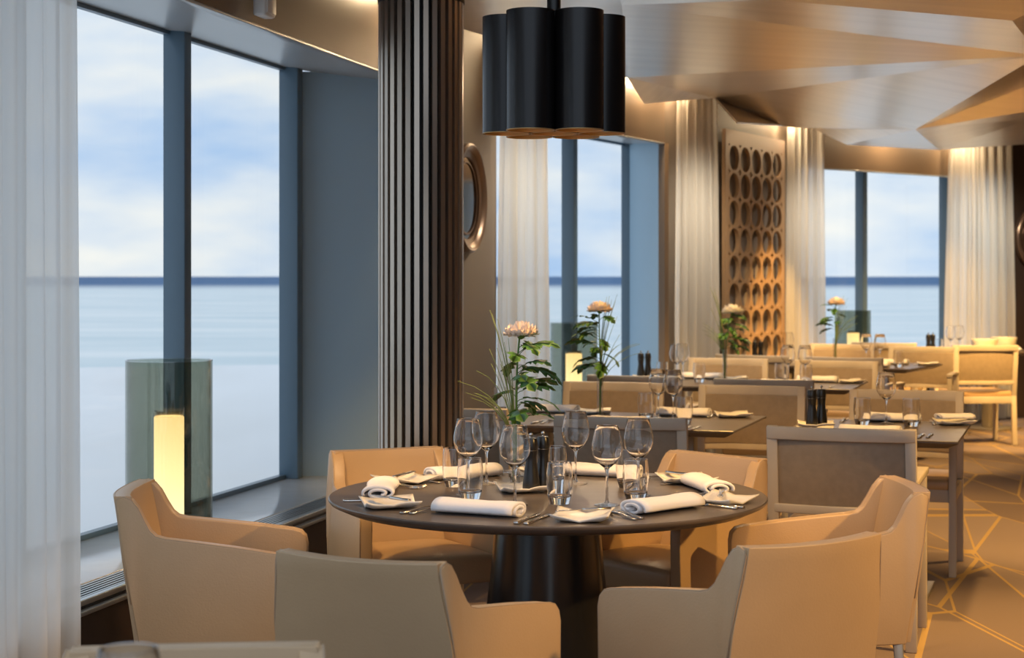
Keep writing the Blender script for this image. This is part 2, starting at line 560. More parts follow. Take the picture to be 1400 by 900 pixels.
def gl1(y): return (-1.1375 + 0.26 * (y - 8.44), y)
bay(1, 'left', (-2.375, 1.0), (-0.4875, 8.55), gl1(1.0), (-1.1375, 8.44), [gl1(3.3), gl1(4.6), gl1(5.88), gl1(7.16)], 'window wall beside the round table with a deep stone sill')
def gl2(y): return (0.8925 + 0.5 * (y - 13.25), y)
bay(2, 'middle', (-0.0935, 10.05), (1.12, 12.34), gl2(10.33), (0.8925, 13.25), [gl2(11.05), gl2(12.21)], 'window wall between the fluted column and the round-hole screen')
def gl3(x): return (x, 16 + (x - 2.84) / 1.2)
bay(3, 'far', (2.55, 15.0), (4.95, 17.0), gl3(2.12), gl3(4.45), [gl3(3.374)], 'far window wall behind the tables past the screen')

pier = struct(vpanel('wall_pier', (-0.4875, 8.55), (-0.0935, 10.05), 0, 2.92, 0.05, 'pier_brown'))
tag(pier, 'taupe wall pier carrying a round mirror behind the column', 'wall')
pier2 = struct(vpanel('wall_screen', (1.12, 12.34), (2.55, 15.0), 0, 2.92, 0.05, 'pier_brown'))
tag(pier2, 'wall pier behind the round-hole screen', 'wall')
pier3 = struct(vpanel('wall_end', (4.95, 17.0), (7.5, 18.4), 0, 2.92, 0.05, 'base_panel'))
tag(pier3, 'dark brown wall past the far curtain', 'wall')
wr = struct(prism('wall_right', [(7.4, -3), (7.5, -3), (7.5, 18.5), (7.4, 18.5)], 0, 2.92, 'wall_right'))
tag(wr, 'warm brown inner wall across the aisle', 'wall')
wb = struct(prism('wall_back', [(2.3, -1.0), (7.5, -1.0), (7.5, -0.9), (2.3, -0.9)], 0, 3.0, 'wall_right'))  # added behind the camera to keep sky light off the aisle side
tag(wb, 'warm brown wall closing the room on the aisle side', 'wall')

# ------------------------------------------------------------------ folded metal ceiling panels
CV = {
 'a': (-0.253, 8.8, 2.733), 'b': (0.701, 10.2, 2.646), 'c': (0.881, 11.2, 2.589), 'd': (1.548, 12.9, 2.808),
 'e': (1.655, 12.4, 2.567), 'f': (2.172, 13.5, 2.643), 'g': (2.555, 14.3, 2.696), 'h': (2.827, 14.2, 2.551),
 'i': (3.809, 15.0, 2.568), 'j': (2.995, 12.5, 2.532), 'P': (2.82, 9.0, 2.622), 'Q': (0.548, 8.4, 2.795),
 'R': (1.154, 7.5, 2.673), 'S': (2.230, 7.5, 2.581), 'k': (-0.75, 7.4, 2.80), 'l': (0.30, 6.6, 2.86), 'm': (0.9, 5.6, 2.86),
 'n': (2.6, 5.6, 2.74), 'T': (3.6, 8.0, 2.70), 'u': (4.3, 13.9, 2.745), 'v': (4.6, 11.5, 2.74), 'w': (5.3, 15.6, 2.70), 'x': (5.6, 12.0, 2.8),
 'y': (3.75, 11.4, 2.83)}
faces = ['kaQl', 'abQ', 'QbP', 'bdP', 'bcd', 'dPj', 'djf', 'def', 'QPS', 'QSR', 'RSnm', 'QRml', 'SPT', 'fjg', 'gjh', 'jih', 'jui', 'jPy', 'jyvu', 'iuw', 'uvxw', 'PTv', 'Pvy', 'STn']
for f in faces:
    pts = [Vector(CV[k]) for k in f]
    cen = sum(pts, Vector()) / len(pts)
    n_ = (pts[1] - pts[0]).cross(pts[2] - pts[0]).normalized()
    if n_.z < 0:
        n_ = -n_
    vs = [p for p in pts] + [p + n_ * 0.012 for p in pts]
    k = len(pts)
    fs = [tuple(range(k)), tuple(range(2 * k - 1, k - 1, -1))] + [(i, (i + 1) % k, k + (i + 1) % k, k + i) for i in range(k)]
    raw('ceiling_panel', vs, fs, 'ceiling_metal', ceil_)
# grey air vent let into the ceiling
vent = thing('ceiling_vent', 'grey air vent set between folded ceiling panels', 'vent', (3.93, 12.35, 2.70), R(25))
vent.rotation_euler = (R(0), R(0), R(25))
box('vent_frame', (0, 0, 0), (0.62, 0.9, 0.02), 'vent_grey', vent, 0, 0.004)
for k in range(9):
    box('vent_slat', (0, -0.36 + k * 0.09, -0.016), (0.54, 0.05, 0.012), 'vent_grey', vent)

# warm cove lamps that wash the tops of the curtains
for p in [(0.05, 10.15, 2.86), (0.95, 11.95, 2.84), (1.22, 12.35, 2.86), (2.42, 14.45, 2.84), (3.6, 15.6, 2.84), (4.45, 16.25, 2.84), (-0.45, 8.2, 2.86), (0.5, 10.95, 2.86)]:
    point('cove_lamp', p, 9.0, (1.0, 0.72, 0.42), 0.03)

# added fill spots without fixtures, brightening the curtains
for p, aim, pw in [((0.75, 9.65, 2.5), (0.12, 10.2, 0.9), 34), ((2.05, 12.2, 2.45), (1.42, 12.7, 0.9), 42), ((3.2, 14.2, 2.45), (2.65, 14.8, 0.9), 34), ((5.1, 15.8, 2.5), (4.65, 16.6, 0.9), 38)]:
    spot('curtain_washer', p, aim, pw, 125, (1.0, 0.86, 0.66), 1.0, 0.12)

# ------------------------------------------------------------------ fluted column
cx, cy, cr_ = -0.376, 6.95, 0.176
cl = thing('fluted_column', 'round column clad in vertical bronze slats with dark gaps', 'column', (cx, cy, 0))
lathe('core', [(0, 0), (cr_ - 0.045, 0), (cr_ - 0.045, 2.9), (0, 2.9)], 'column_core', cl, None, 40)
bm = bmesh.new(); add_box(bm, (0, 0, 0), (0.0205, 0.024, 2.56)); sl0 = from_bm('slat', bm, 'bronze_slat', cl)
NS = 30
for k in range(NS):
    s = sl0 if k == 0 else sl0.copy()
    if k:
        col.objects.link(s); s.parent = cl
    a = 2 * PI * (k + .3) / NS
    s.location = (math.cos(a) * (cr_ - 0.012), math.sin(a) * (cr_ - 0.012), 1.285)
    s.rotation_euler = (0, 0, a + PI / 2)
lathe('cap', [(0, 2.565), (cr_ + 0.004, 2.565), (cr_ + 0.004, 2.58), (0, 2.58)], 'frame_dark', cl, None, 40)
lathe('capital', [(0, 2.58), (cr_ - 0.02, 2.58), (cr_ - 0.02, 2.91), (0, 2.91)], 'brass', cl, None, 40)
lathe('plinth', [(0, 0.001), (cr_ + 0.006, 0.001), (cr_ + 0.006, 0.06), (0, 0.06)], 'bronze_slat', cl, None, 40)

# ------------------------------------------------------------------ round mirrors
def round_mirror(loc, ang, r, label):
    t = thing('round_mirror', label, 'mirror', loc)
    t.rotation_euler = (R(90), 0, ang)
    rf = r
    lathe('mirror_frame', [(rf - 0.075, 0), (rf, 0), (rf, 0.045), (rf - 0.012, 0.055), (rf - 0.03, 0.05), (rf - 0.045, 0.03), (rf - 0.075, 0.025)], 'mirror_frame', t, None, 64, True, True)
    lathe('mirror_glass', [(0, 0.005), (rf - 0.07, 0.005), (rf - 0.07, 0.015), (0, 0.015)], 'mirror_glass', t, None, 64)
    lathe('mirror_rim', [(rf - 0.11, 0.016), (rf - 0.1, 0.016), (rf - 0.1, 0.022), (rf - 0.11, 0.022)], 'mirror_frame', t, None, 64, True, True)
    return t
round_mirror((-0.272 + 0.003, 9.36, 1.875), math.atan2(1.5, 0.394), 0.305, 'round bronze-framed mirror half hidden behind the fluted column')
round_mirror((5.38, 17.225, 1.83), math.atan2(1.4, 2.55), 0.33, 'round bronze-framed mirror on dark wall past the far curtain')

# ------------------------------------------------------------------ screen with round holes
A = V2(1.60, 13.23); B = V2(2.264, 14.47)
dirv = (B - A).normalized()
Ls = (B - A).length
scr = thing('lattice_screen', 'tall bronze wooden screen pierced with rows of round holes', 'screen', (A.x + dirv.y * 0.085, A.y - dirv.x * 0.085, 0), math.atan2(dirv.y, dirv.x))
pitch_x, pitch_z = 0.255, 0.219
ex, ez, fr = 0.112, 0.100, 0.0
x0 = (Ls - 5 * pitch_x) / 2
ztop = 2.55
bm = bmesh.new()
TH = 0.03
rows = [11, 11, 11, 9, 8]
def quadcell(x0_, x1_, z0_, z1_):
    add_box(bm, ((x0_ + x1_) / 2, TH / 2, (z0_ + z1_) / 2), (x1_ - x0_, TH, z1_ - z0_))
for ci in range(5):
    for ri in range(rows[ci]):
        ccx = x0 + (ci + .5) * pitch_x; ccz = ztop - 0.06 - (ri + .5) * pitch_z
        n = 32; hx, hz, ch = pitch_x / 2, pitch_z / 2, 0.028
        loops = []
        for yy in (0, TH):
            outer, inner = [], []
            for k in range(n):
                a = 2 * PI * k / n
                c_, s_ = math.cos(a), math.sin(a)
                # distance to the chamfered rectangle along (c,s)
                ts = []
                if abs(c_) > 1e-6: ts.append(hx / abs(c_))
                if abs(s_) > 1e-6: ts.append(hz / abs(s_))
                ts.append((hx + hz - ch) / (abs(c_) + abs(s_)))
                tt = min(ts)
                outer.append(bm.verts.new((ccx + c_ * tt, yy, ccz + s_ * tt)))
                inner.append(bm.verts.new((ccx + c_ * ex, yy, ccz + s_ * ez)))
            loops.append((outer, inner))
        (o0, i0), (o1, i1) = loops
        for k in range(n):
            j = (k + 1) % n
            bm.faces.new((o0[k], o0[j], i0[j], i0[k]))
            bm.faces.new((o1[j], o1[k], i1[k], i1[j]))
            bm.faces.new((i0[k], i0[j], i1[j], i1[k]))
            bm.faces.new((o0[j], o0[k], o1[k], o1[j]))
    zb = ztop - 0.06 - rows[ci] * pitch_z
    if zb > 0.03:
        quadcell(x0 + ci * pitch_x, x0 + (ci + 1) * pitch_x, 0.02, zb)
quadcell(0, x0, 0.02, ztop + 0.05)
quadcell(Ls - x0, Ls, 0.02, ztop + 0.05)
quadcell(x0, Ls - x0, ztop - 0.06, ztop + 0.05)
from_bm('lattice', bm, 'screen_wood', scr)
box('backing', (Ls / 2, 0.075, (ztop + 0.05) / 2), (Ls, 0.01, ztop + 0.05), 'screen_back', scr)

# ------------------------------------------------------------------ sheer curtains
def curtain(pts, ztop, zbot, nf, amp, seed, label, pinch=0.8):
    r = random.Random(seed)
    pts = [V2(*p) for p in pts]
    lens = [0]
    for a, b in zip(pts, pts[1:]):
        lens.append(lens[-1] + (b - a).length)
    tot = lens[-1]
    def at(s):
        s = max(0, min(1, s)) * tot
        for i in range(len(pts) - 1):
            if s <= lens[i + 1] or i == len(pts) - 2:
                f = (s - lens[i]) / (lens[i + 1] - lens[i])
                d = (pts[i + 1] - pts[i]).normalized()
                return pts[i] + (pts[i + 1] - pts[i]) * f, V2(-d.y, d.x)
    nu, nv = nf * 12, 20
    ph = [r.uniform(-.5, .5) for _ in range(nf + 1)]
    am = [r.uniform(0.55, 1.15) for _ in range(nf + 1)]
    sk = [r.uniform(-0.25, 0.25) for _ in range(nf + 1)]
    verts = []
    for j in range(nv + 1):
        v = j / nv
        z = ztop + (zbot - ztop) * v
        k = pinch + (1 - pinch) * min(1, v * 1.6)
        for i in range(nu + 1):
            u = i / nu
            fi = u * nf
            a0 = int(min(fi, nf - 1)); ft = fi - a0
            w = am[a0] * (1 - ft) + am[a0 + 1] * ft
            p_ = (ph[a0] * (1 - ft) + ph[a0 + 1] * ft) + (sk[a0] * (1 - ft) + sk[a0 + 1] * ft) * v * 2
            c_, n_ = at(0.5 + (u - 0.5) * k + 0.012 * math.sin(fi * 2 * PI * 2 + p_))
            off = amp * w * (0.75 * math.sin(u * nf * 0.62 * 2 * PI + ph[0] * 6 + sk[0] * v * 3) + 0.55 * math.sin(u * nf * 1.31 * 2 * PI + ph[1] * 6 + sk[1] * v * 4) + 0.28 * math.sin(u * nf * 2.2 * 2 * PI + ph[2] * 6 + p_)) * (0.6 + 0.4 * v)
            q = c_ + n_ * off
            verts.append((q.x, q.y, z))
    W = nu + 1
    faces = [(j * W + i, j * W + i + 1, (j + 1) * W + i + 1, (j + 1) * W + i) for j in range(nv) for i in range(nu)]
    o = raw('sheer_curtain', verts, faces, 'sheer', None, None, 0, True)
    return tag(o, label, 'curtain')
def in1(y, off=0.0): return (-1.0 + 0.25 * (y - 6.5) + off, y)
curtain([in1(4.05, .10), in1(5.0, .085)], 2.86, 0.02, 6, 0.03, 3, 'sheer white curtain hanging beside the big window and round table', 0.97)
curtain([(-0.06, 9.98), (0.245, 10.5)], 2.86, 0.02, 7, 0.035, 5, 'sheer white curtain hanging between round mirror and second window', 0.85)
curtain([(1.18, 12.28), (1.60, 13.05)], 2.86, 0.02, 8, 0.035, 8, 'sheer white curtain hanging beside the round-hole screen and blue-grey reveal', 0.9)
curtain([(2.36, 14.45), (2.62, 14.88), (2.80, 15.08)], 2.86, 0.02, 8, 0.035, 11, 'sheer white curtain hanging between the screen and far window', 0.92)
curtain([(4.20, 16.28), (5.10, 17.0)], 2.86, 0.02, 11, 0.04, 15, 'sheer white curtain hanging past the far window beside dark wall', 0.9)

# little white speaker box on the bulkhead
sp_ = thing('wall_speaker', 'small white speaker box fixed on bulkhead above window', 'speaker', (-0.985, 6.5, 2.50), math.atan2(1, 0.25) + PI)
box('casing', (0, 0.03, 0), (0.11, 0.055, 0.12), 'plastic_white', sp_, 0, 0.012)
box('front_panel', (0, 0.059, 0), (0.085, 0.006, 0.095), 'plastic_white', sp_, 0, 0.002)

# ------------------------------------------------------------------ glass lanterns on the sills
def lantern(loc, label):
    t = thing('glass_lantern', label, 'lantern', loc)
    r, h = 0.165, 0.68
    lathe('glass_cylinder', [(r - 0.006, 0.012), (r - 0.006, h), (r, h), (r, 0.012)], 'smoke_glass', t, None, 64, True, True)
    lathe('glass_rim', [(r - 0.007, h), (r + 0.001, h), (r + 0.001, h + 0.004), (r - 0.007, h + 0.004)], 'thin_glass', t, None, 64, True, True)
    lathe('base', [(0, 0), (r + 0.002, 0), (r + 0.002, 0.012), (0, 0.012)], 'candle_base', t, None, 48)
    cr = 0.057
    c_ = lathe('light_tube', [(0, 0.012), (cr, 0.012), (cr, 0.465), (cr - 0.004, 0.468), (cr - 0.006, 0.465), (cr - 0.006, 0.455), (0, 0.455)], 'candle_glow', t, None, 40)
    lathe('tube_collar', [(cr - 0.008, 0.466), (cr + 0.001, 0.466), (cr + 0.001, 0.488), (cr - 0.008, 0.488)], 'thin_glass', c_, None, 40, True, True)
    return t
lantern((-1.32, 6.475, SILL), 'tall smoked glass lantern with glowing tube on sill by leather armchair')
lantern((0.43, 11.7, SILL), 'tall smoked glass lantern with glowing tube on second window sill')
lantern((3.235, 15.95, SILL), 'tall smoked glass lantern with glowing tube on far window sill')

# ------------------------------------------------------------------ pendant of seven tubes
pd = thing('pendant_lamp', 'black pendant lamp of seven bundled tubes with golden insides', 'lamp', (0.135, 5.42, 1.90))
TR, TH_ = 0.0765, 0.375
def tube_shade(x, y):
    s = lathe('tube_shade', [(TR, 0), (TR, TH_), (0, TH_), (0, TH_ - 0.004), (TR - 0.0035, TH_ - 0.004), (TR - 0.0035, 0.002)], 'lamp_black', pd, (x, y, 0), 48, True, True)
    lathe('inner_lining', [(TR - 0.004, 0.001), (TR - 0.004, TH_ - 0.006), (0, TH_ - 0.006)], 'lamp_gold', s, None, 40)
    lathe('rim', [(TR - 0.004, -0.001), (TR + 0.0006, -0.001), (TR + 0.0006, 0.0015), (TR - 0.004, 0.0015)], 'lamp_gold', s, None, 48, True, True)
    lathe('bulb', [(0, 0.19), (0.018, 0.195), (0.028, 0.215), (0.028, 0.235), (0.015, 0.26), (0.013, 0.30), (0, 0.30)], 'bulb', s, None, 20)
    l = spot('pendant_bulb', (pd.location.x + x, pd.location.y + y, pd.location.z + 0.03), (pd.location.x + x, pd.location.y + y, 0), 3.5, 110, (1, .60, .26), 0.4, 0.025)
tube_shade(0, 0)
for k in range(6):
    a = PI / 3 * k
    tube_shade(math.cos(a) * 2 * TR * 1.004, math.sin(a) * 2 * TR * 1.004)
lathe('canopy_hub', [(0, TH_), (0.06, TH_), (0.06, TH_ + 0.012), (0.022, TH_ + 0.02), (0.022, TH_ + 0.06), (0.026, TH_ + 0.06), (0.026, TH_ + 0.11), (0.012, TH_ + 0.115), (0.012, 1.0), (0, 1.0)], 'lamp_black', pd, None, 24)

# ------------------------------------------------------------------ leather armchair (faces +y)
def smooth01(x):
    x = max(0, min(1, x))
    return x * x * (3 - 2 * x)
def make_armchair(label, group):
    t = thing('leather_armchair', label, 'armchair', (0, 0, 0), 0, group)
    def xo(y, z):
        return 0.252 + 0.075 * (y + 0.24) - 0.022 * smooth01((z - 0.55) / 0.22)
    # side panels: arm that sweeps up into the back
    prof = [(-0.232, 0.33), (0.0, 0.325), (0.21, 0.335), (0.222, 0.37), (0.225, 0.565), (0.220, 0.592), (0.205, 0.609), (0.18, 0.617), (0.05, 0.636), (-0.08, 0.652), (-0.16, 0.661),
            (-0.188, 0.668), (-0.206, 0.684), (-0.224, 0.715), (-0.243, 0.752), (-0.262, 0.775), (-0.285, 0.785), (-0.303, 0.778), (-0.308, 0.765), (-0.285, 0.62), (-0.258, 0.47)]
    th = 0.048
    for s in (-1, 1):
        bm = bmesh.new()
        a = [bm.verts.new((s * xo(y, z), y, z)) for y, z in prof]
        b = [bm.verts.new((s * (xo(y, z) - th), y, z)) for y, z in prof]
        bm.faces.new(a); bm.faces.new(b[::-1])
        n = len(prof)
        for i in range(n):
            j = (i + 1) % n
            bm.faces.new((a[i], b[i], b[j], a[j]))
        bmesh.ops.triangulate(bm, faces=[f for f in bm.faces if len(f.verts) > 4])
        o = from_bm('armrest', bm, 'leather', t)
        bevel(o, 0.009, 3, 50)
        # piping along the outer edge
        pp = [(s * (xo(y, z) - 0.003), y + 0.0, z - 0.001) for y, z in prof[3:]]
        tube('piping', pp, 0.0024, 'leather_seam', o, 5)
    # back: curved slab leaning backwards
    nu, nv = 22, 12
    bm = bmesh.new()
    def P(u, v, inner):
        u = math.copysign(1 - (1 - abs(u)) ** 2.0, u)      # closer columns at the side edges
        z = 0.335 + v * 0.45
        yb = -0.247 - 0.068 * v
        hw = xo(yb, z) - 0.006
        y = yb - 0.028 * (1 - u * u) * (0.35 + 0.65 * v)
        z += 0.012 * (1 - u * u) * (1 if v > 0.9 else 0) * (-0.4)
        if inner:
            y += 0.064 - 0.012 * v
        return (u * hw * (0.985 if inner else 1), y, z)
    g = [[[bm.verts.new(P(-1 + 2 * i / nu, j / nv, k)) for i in range(nu + 1)] for j in range(nv + 1)] for k in (0, 1)]
    for j in range(nv):
        for i in range(nu):
            bm.faces.new((g[0][j][i], g[0][j][i + 1], g[0][j + 1][i + 1], g[0][j + 1][i]))
            bm.faces.new((g[1][j][i + 1], g[1][j][i], g[1][j + 1][i], g[1][j + 1][i + 1]))
    for i in range(nu):
        bm.faces.new((g[0][nv][i], g[0][nv][i + 1], g[1][nv][i + 1], g[1][nv][i]))
        bm.faces.new((g[0][0][i + 1], g[0][0][i], g[1][0][i], g[1][0][i + 1]))
    for j in range(nv):
        bm.faces.new((g[0][j + 1][0], g[0][j][0], g[1][j][0], g[1][j + 1][0])[::-1])
        bm.faces.new((g[0][j][nu], g[0][j + 1][nu], g[1][j + 1][nu], g[1][j][nu])[::-1])
    o = from_bm('backrest', bm, 'leather', t)
    bevel(o, 0.011, 3, 50)
    seam = [P(-1 + 2 * i / 20, 1, 0) for i in range(21)]
    tube('piping', [(x * .985, y + 0.004, z - 0.001) for x, y, z in seam], 0.0024, 'leather_seam', o, 5)
    # seat
    bm = bmesh.new()
    nx = 10
    vs = []
    for k, z0 in ((0, 0.345), (1, 0.445)):
        for j in range(nx + 1):
            for i in range(nx + 1):
                u, v = -1 + 2 * i / nx, j / nx
                y = -0.2 + 0.425 * v
                z = z0 + (0.018 * (1 - u ** 4) * (1 - (2 * v - 1) ** 4) if k else 0)
                x = u * (xo(y, 0.4) - th - 0.003)
                vs.append(bm.verts.new((x, y, z)))
    W = nx + 1
    def ix(k, j, i): return vs[k * W * W + j * W + i]
    for j in range(nx):
        for i in range(nx):
            bm.faces.new((ix(1, j, i), ix(1, j, i + 1), ix(1, j + 1, i + 1), ix(1, j + 1, i)))
            bm.faces.new((ix(0, j, i + 1), ix(0, j, i), ix(0, j + 1, i), ix(0, j + 1, i + 1)))
    for i in range(nx):
        bm.faces.new((ix(0, 0, i), ix(0, 0, i + 1), ix(1, 0, i + 1), ix(1, 0, i)))
        bm.faces.new((ix(0, nx, i + 1), ix(0, nx, i), ix(1, nx, i), ix(1, nx, i + 1)))
        bm.faces.new((ix(0, i + 1, 0), ix(0, i, 0), ix(1, i, 0), ix(1, i + 1, 0)))
        bm.faces.new((ix(0, i, nx), ix(0, i + 1, nx), ix(1, i + 1, nx), ix(1, i, nx)))
    o = from_bm('seat', bm, 'leather', t)
    bevel(o, 0.02, 3, 50)
    for sx in (-1, 1):
        for y0, y1 in ((-0.21, -0.235), (0.19, 0.20)):
            bar('leg', (sx * 0.235, y0, 0.35), (sx * 0.24, y1, 0.0), 0.03, 0.03, 'chair_metal', t, 0.003, 0.022, 0.022)
    return t
def face(v):          # rotation that turns local +y to plan direction v
    return math.atan2(-v[0], v[1])
G1 = 'leather armchairs around the round table'
ARM = [  # plan point under the top of the back, facing direction, label
    ((-1.18, 5.22), (0.998, 0.05), 'tan leather armchair at round table beside the lantern on the sill'),
    ((-0.48, 6.40), (0.408, -0.913), 'tan leather armchair at round table backed against the fluted column'),
    ((0.76, 6.19), (-0.74, -0.67), 'tan leather armchair at round table between two wooden chairs behind'),
    ((1.25, 5.32), (-1.0, -0.02), 'tan leather armchair at round table backed toward the open aisle carpet'),
    ((-0.36, 3.93), (0.43, 0.90), 'tan leather armchair at round table with pale outer back beside window-side armchair'),
    ((0.748, 4.18), (-0.53, 0.85), 'tan leather armchair at round table with orange-lit outer back beside aisle armchair')]
chair0 = None
for p, f, lab in ARM:
    f = V2(*f).normalized()
    loc = (p[0] + f.x * 0.30, p[1] + f.y * 0.30, 0)
    if chair0 is None:
        chair0 = make_armchair(lab, G1)
        chair0.location = loc; chair0.rotation_euler = (0, 0, face(f))
    else:
        dup(chair0, loc, face(f), lab)
f = V2(0.10, -1).normalized()
dup(chair0, (-0.56 + f.x * 0.3, 2.985 + f.y * 0.3, 0), face(f), 'tan leather armchair cropped off at small dark table behind a blurred wine glass', '')

# ------------------------------------------------------------------ wooden dining chair (faces +y)
def make_dining(label, group):
    t = thing('dining_chair', label, 'chair', (0, 0, 0), 0, group)
    w, H = 0.265, 0.855
    def yb(z): return -0.225 - 0.12 * max(0, z - 0.42)
    for s in (-1, 1):
        bm = bmesh.new()
        for z0, z1 in ((0.0, 0.42), (0.42, H)):
            add_bar(bm, (s * w, -0.25 if z0 == 0 else yb(z0), z0), (s * w, yb(z1), z1), 0.042, 0.032)
        bevel(from_bm('rear_leg', bm, 'chair_wood', t), 0.003)
        bar('leg', (s * w, 0.24, 0), (s * w, 0.225, 0.63), 0.036, 0.036, 'chair_wood', t, 0.003)
        bar('armrest', (s * w, yb(0.645), 0.645), (s * w, 0.25, 0.645), 0.05, 0.026, 'chair_wood', t, 0.004)
    def curved(name, z0, z1, depth, th, mname, half, par=t, yoff=0):
        bm = bmesh.new()
        n = 12
        rows = []
        for zz in (z0, z1):
            for th_ in (0, th):
                rows.append([bm.verts.new((x, yb(zz) + yoff - depth * (1 - (x / half) ** 2) + th_, zz)) for x in [-half + 2 * half * i / n for i in range(n + 1)]])
        a, b, c, d = rows
        for i in range(n):
            bm.faces.new((a[i], a[i + 1], c[i + 1], c[i])); bm.faces.new((b[i + 1], b[i], d[i], d[i + 1]))
            bm.faces.new((a[i + 1], a[i], b[i], b[i + 1])); bm.faces.new((c[i], c[i + 1], d[i + 1], d[i]))
        for i in (0, n):
            bm.faces.new((a[i], b[i], d[i], c[i]))
        o = from_bm(name, bm, mname, par)
        return bevel(o, 0.004)
    curved('top_rail', H - 0.05, H, 0.035, 0.036, 'chair_wood', w + 0.02, t, -0.018)
    curved('bottom_rail', 0.515, 0.55, 0.035, 0.03, 'chair_wood', w, t, -0.015)
    curved('back_panel', 0.548, H - 0.048, 0.035, 0.022, 'chair_fabric', w - 0.018, t, -0.004)
    for y, nm in ((0.225, 'seat_rail'), (-0.225, 'seat_rail')):
        bar(nm, (-w, y, 0.385), (w, y, 0.385), 0.028, 0.06, 'chair_wood', t, 0.003)
    for s in (-1, 1):
        bar('seat_rail', (s * w, -0.22, 0.385), (s * w, 0.22, 0.385), 0.026, 0.06, 'chair_wood', t, 0.003)
    o = box('seat', (0, 0.005, 0.437), (0.50, 0.475, 0.055), 'leather', t, 0, 0)
    bevel(o, 0.018, 3)
    return t
DIN = [  # plan point under the top rail, facing, label
    ((1.27, 6.50), (0.317, 0.948), 'wooden armchair with upholstered back drawn up to two-seat table beside the aisle'),
    ((2.02, 8.62), (-0.317, -0.948), 'wooden armchair across the two-seat table facing its pepper mills'),
    ((0.45, 7.02), (0.317, 0.948), 'wooden armchair with pale top rail drawn up to vase table beyond round table'),
    ((-0.29, 7.50), (0.317, 0.948), 'wooden armchair at vase table mostly hidden behind the fluted column'),
    ((1.28, 8.98), (-0.317, -0.948), 'wooden armchair across the vase table beside its bread plate and rolled napkin'),
    ((0.56, 9.28), (-0.317, -0.948), 'wooden armchair across the vase table in front of lantern on second sill'),
    ((1.43, 9.56), (0.317, 0.948), 'wooden armchair with pale top rail drawn up to white-flower table'),
    ((0.72, 9.92), (0.317, 0.948), 'wooden armchair at white-flower table in front of blue-grey reveal'),
    ((2.24, 11.62), (-0.317, -0.948), 'wooden armchair across white-flower table beside bread plate'),
    ((1.54, 11.98), (-0.317, -0.948), 'wooden armchair across white-flower table behind the white flower'),
    ((2.40, 12.15), (0.50, 0.866), 'wooden armchair drawn up to table below far window lantern'),
    ((1.78, 12.50), (0.50, 0.866), 'wooden armchair in front of the round-hole screen'),
    ((2.84, 14.50), (-0.50, -0.866), 'wooden armchair with golden-lit back in front of far window lantern'),
    ((3.42, 13.98), (-0.35, -0.936), 'wooden armchair with tan back at end of table by aisle beyond bread plate'),
    ((4.02, 14.30), (-0.05, 1.0), 'wooden armchair with yellow-lit seat standing by aisle at bowl table'),
    ((3.28, 14.84), (0.40, 0.916), 'wooden armchair in front of paired mills at bowl table')]
GD = 'wooden armchairs at the square-cornered tables'
din0 = None
for p, f, lab in DIN:
    f = V2(*f).normalized()
    loc = (p[0] + f.x * 0.275, p[1] + f.y * 0.275, 0)
    if din0 is None:
        din0 = make_dining(lab, GD); din0.location = loc; din0.rotation_euler = (0, 0, face(f))
    else:
        dup(din0, loc, face(f), lab)

# ------------------------------------------------------------------ tables
TX, TY, TZ, TRD = 0.114, 5.40, 0.74, 0.70
def round_table(loc, r, label):
    t = thing('round_table', label, 'table', loc)
    lathe('table_top', [(0, TZ - 0.032), (r - 0.045, TZ - 0.032), (r - 0.005, TZ - 0.014), (r, TZ - 0.008), (r, TZ - 0.003), (r - 0.003, TZ), (0, TZ)], 'table_top', t, None, 96)
    lathe('pedestal', [(0, 0.0), (0.262, 0.0), (0.265, 0.012), (0.245, 0.03), (0.228, 0.10), (0.205, 0.30), (0.182, 0.50), (0.168, 0.66), (0.166, 0.70), (0.20, 0.709), (0, 0.709)], 'pedestal_black', t, None, 64)
    return t
round_table((TX, TY, 0), TRD, 'large round dark-topped table on black conical pedestal')
round_table((-0.62, 1.93, 0), 0.48, 'small round dark-topped table under a blurred wine glass')
def slab_table(front_right, edge, w, label, two=False):
    """front_right corner, vector along the right edge to the back corner, width to the left."""
    e = V2(*edge); Ld = e.length; e.normalize()
    left = V2(-e.y, e.x)
    c = V2(*front_right) + e * Ld / 2 + left * w / 2
    ang = math.atan2(e.x * -1, e.y)       # local +y along e
    t = thing('dining_table', label, 'table', (c.x, c.y, 0), ang)
    bm = bmesh.new()
    def ring(k, z): return [bm.verts.new((sx * (w / 2 - k), sy * (Ld / 2 - k), z)) for sx, sy in ((-1, -1), (1, -1), (1, 1), (-1, 1))]
    rings = [ring(0.05, TZ - 0.036), ring(0.004, TZ - 0.013), ring(0, TZ - 0.010), ring(0, TZ - 0.002), ring(0.002, TZ)]
    for A_, B_ in zip(rings, rings[1:]):
        for i in range(4):
            bm.faces.new((A_[i], A_[(i + 1) % 4], B_[(i + 1) % 4], B_[i]))
    bm.faces.new(rings[0][::-1]); bm.faces.new(rings[-1])
    from_bm('table_top', bm, 'table_top', t)
    for x in ([0] if w < 1 else [-w * .27, w * .27]):
        box('column', (x, 0, 0.362), (0.09, 0.09, 0.69), 'chair_metal', t, 0, 0.006)
        box('base_plate', (x, 0, 0.009), (0.40, 0.46, 0.018), 'chair_metal', t, 0, 0.005)
        box('support_arm', (x, 0, 0.69), (0.07, Ld * .7, 0.028), 'pedestal_black', t, 0, 0.003)
    return t
slab_table((1.888, 7.12), (0.312, 0.93), 0.70, 'two-seat dark table with pepper mills beside the aisle')
slab_table((1.00, 7.60), (0.275, 0.83), 1.35, 'long dark table with pink flower vase beyond round table')
slab_table((2.10, 10.40), (0.275, 0.83), 1.56, 'long dark table with white flower vase along second window')
slab_table((3.00, 12.70), (0.45, 0.78), 1.36, 'long dark table below far window by the screen')
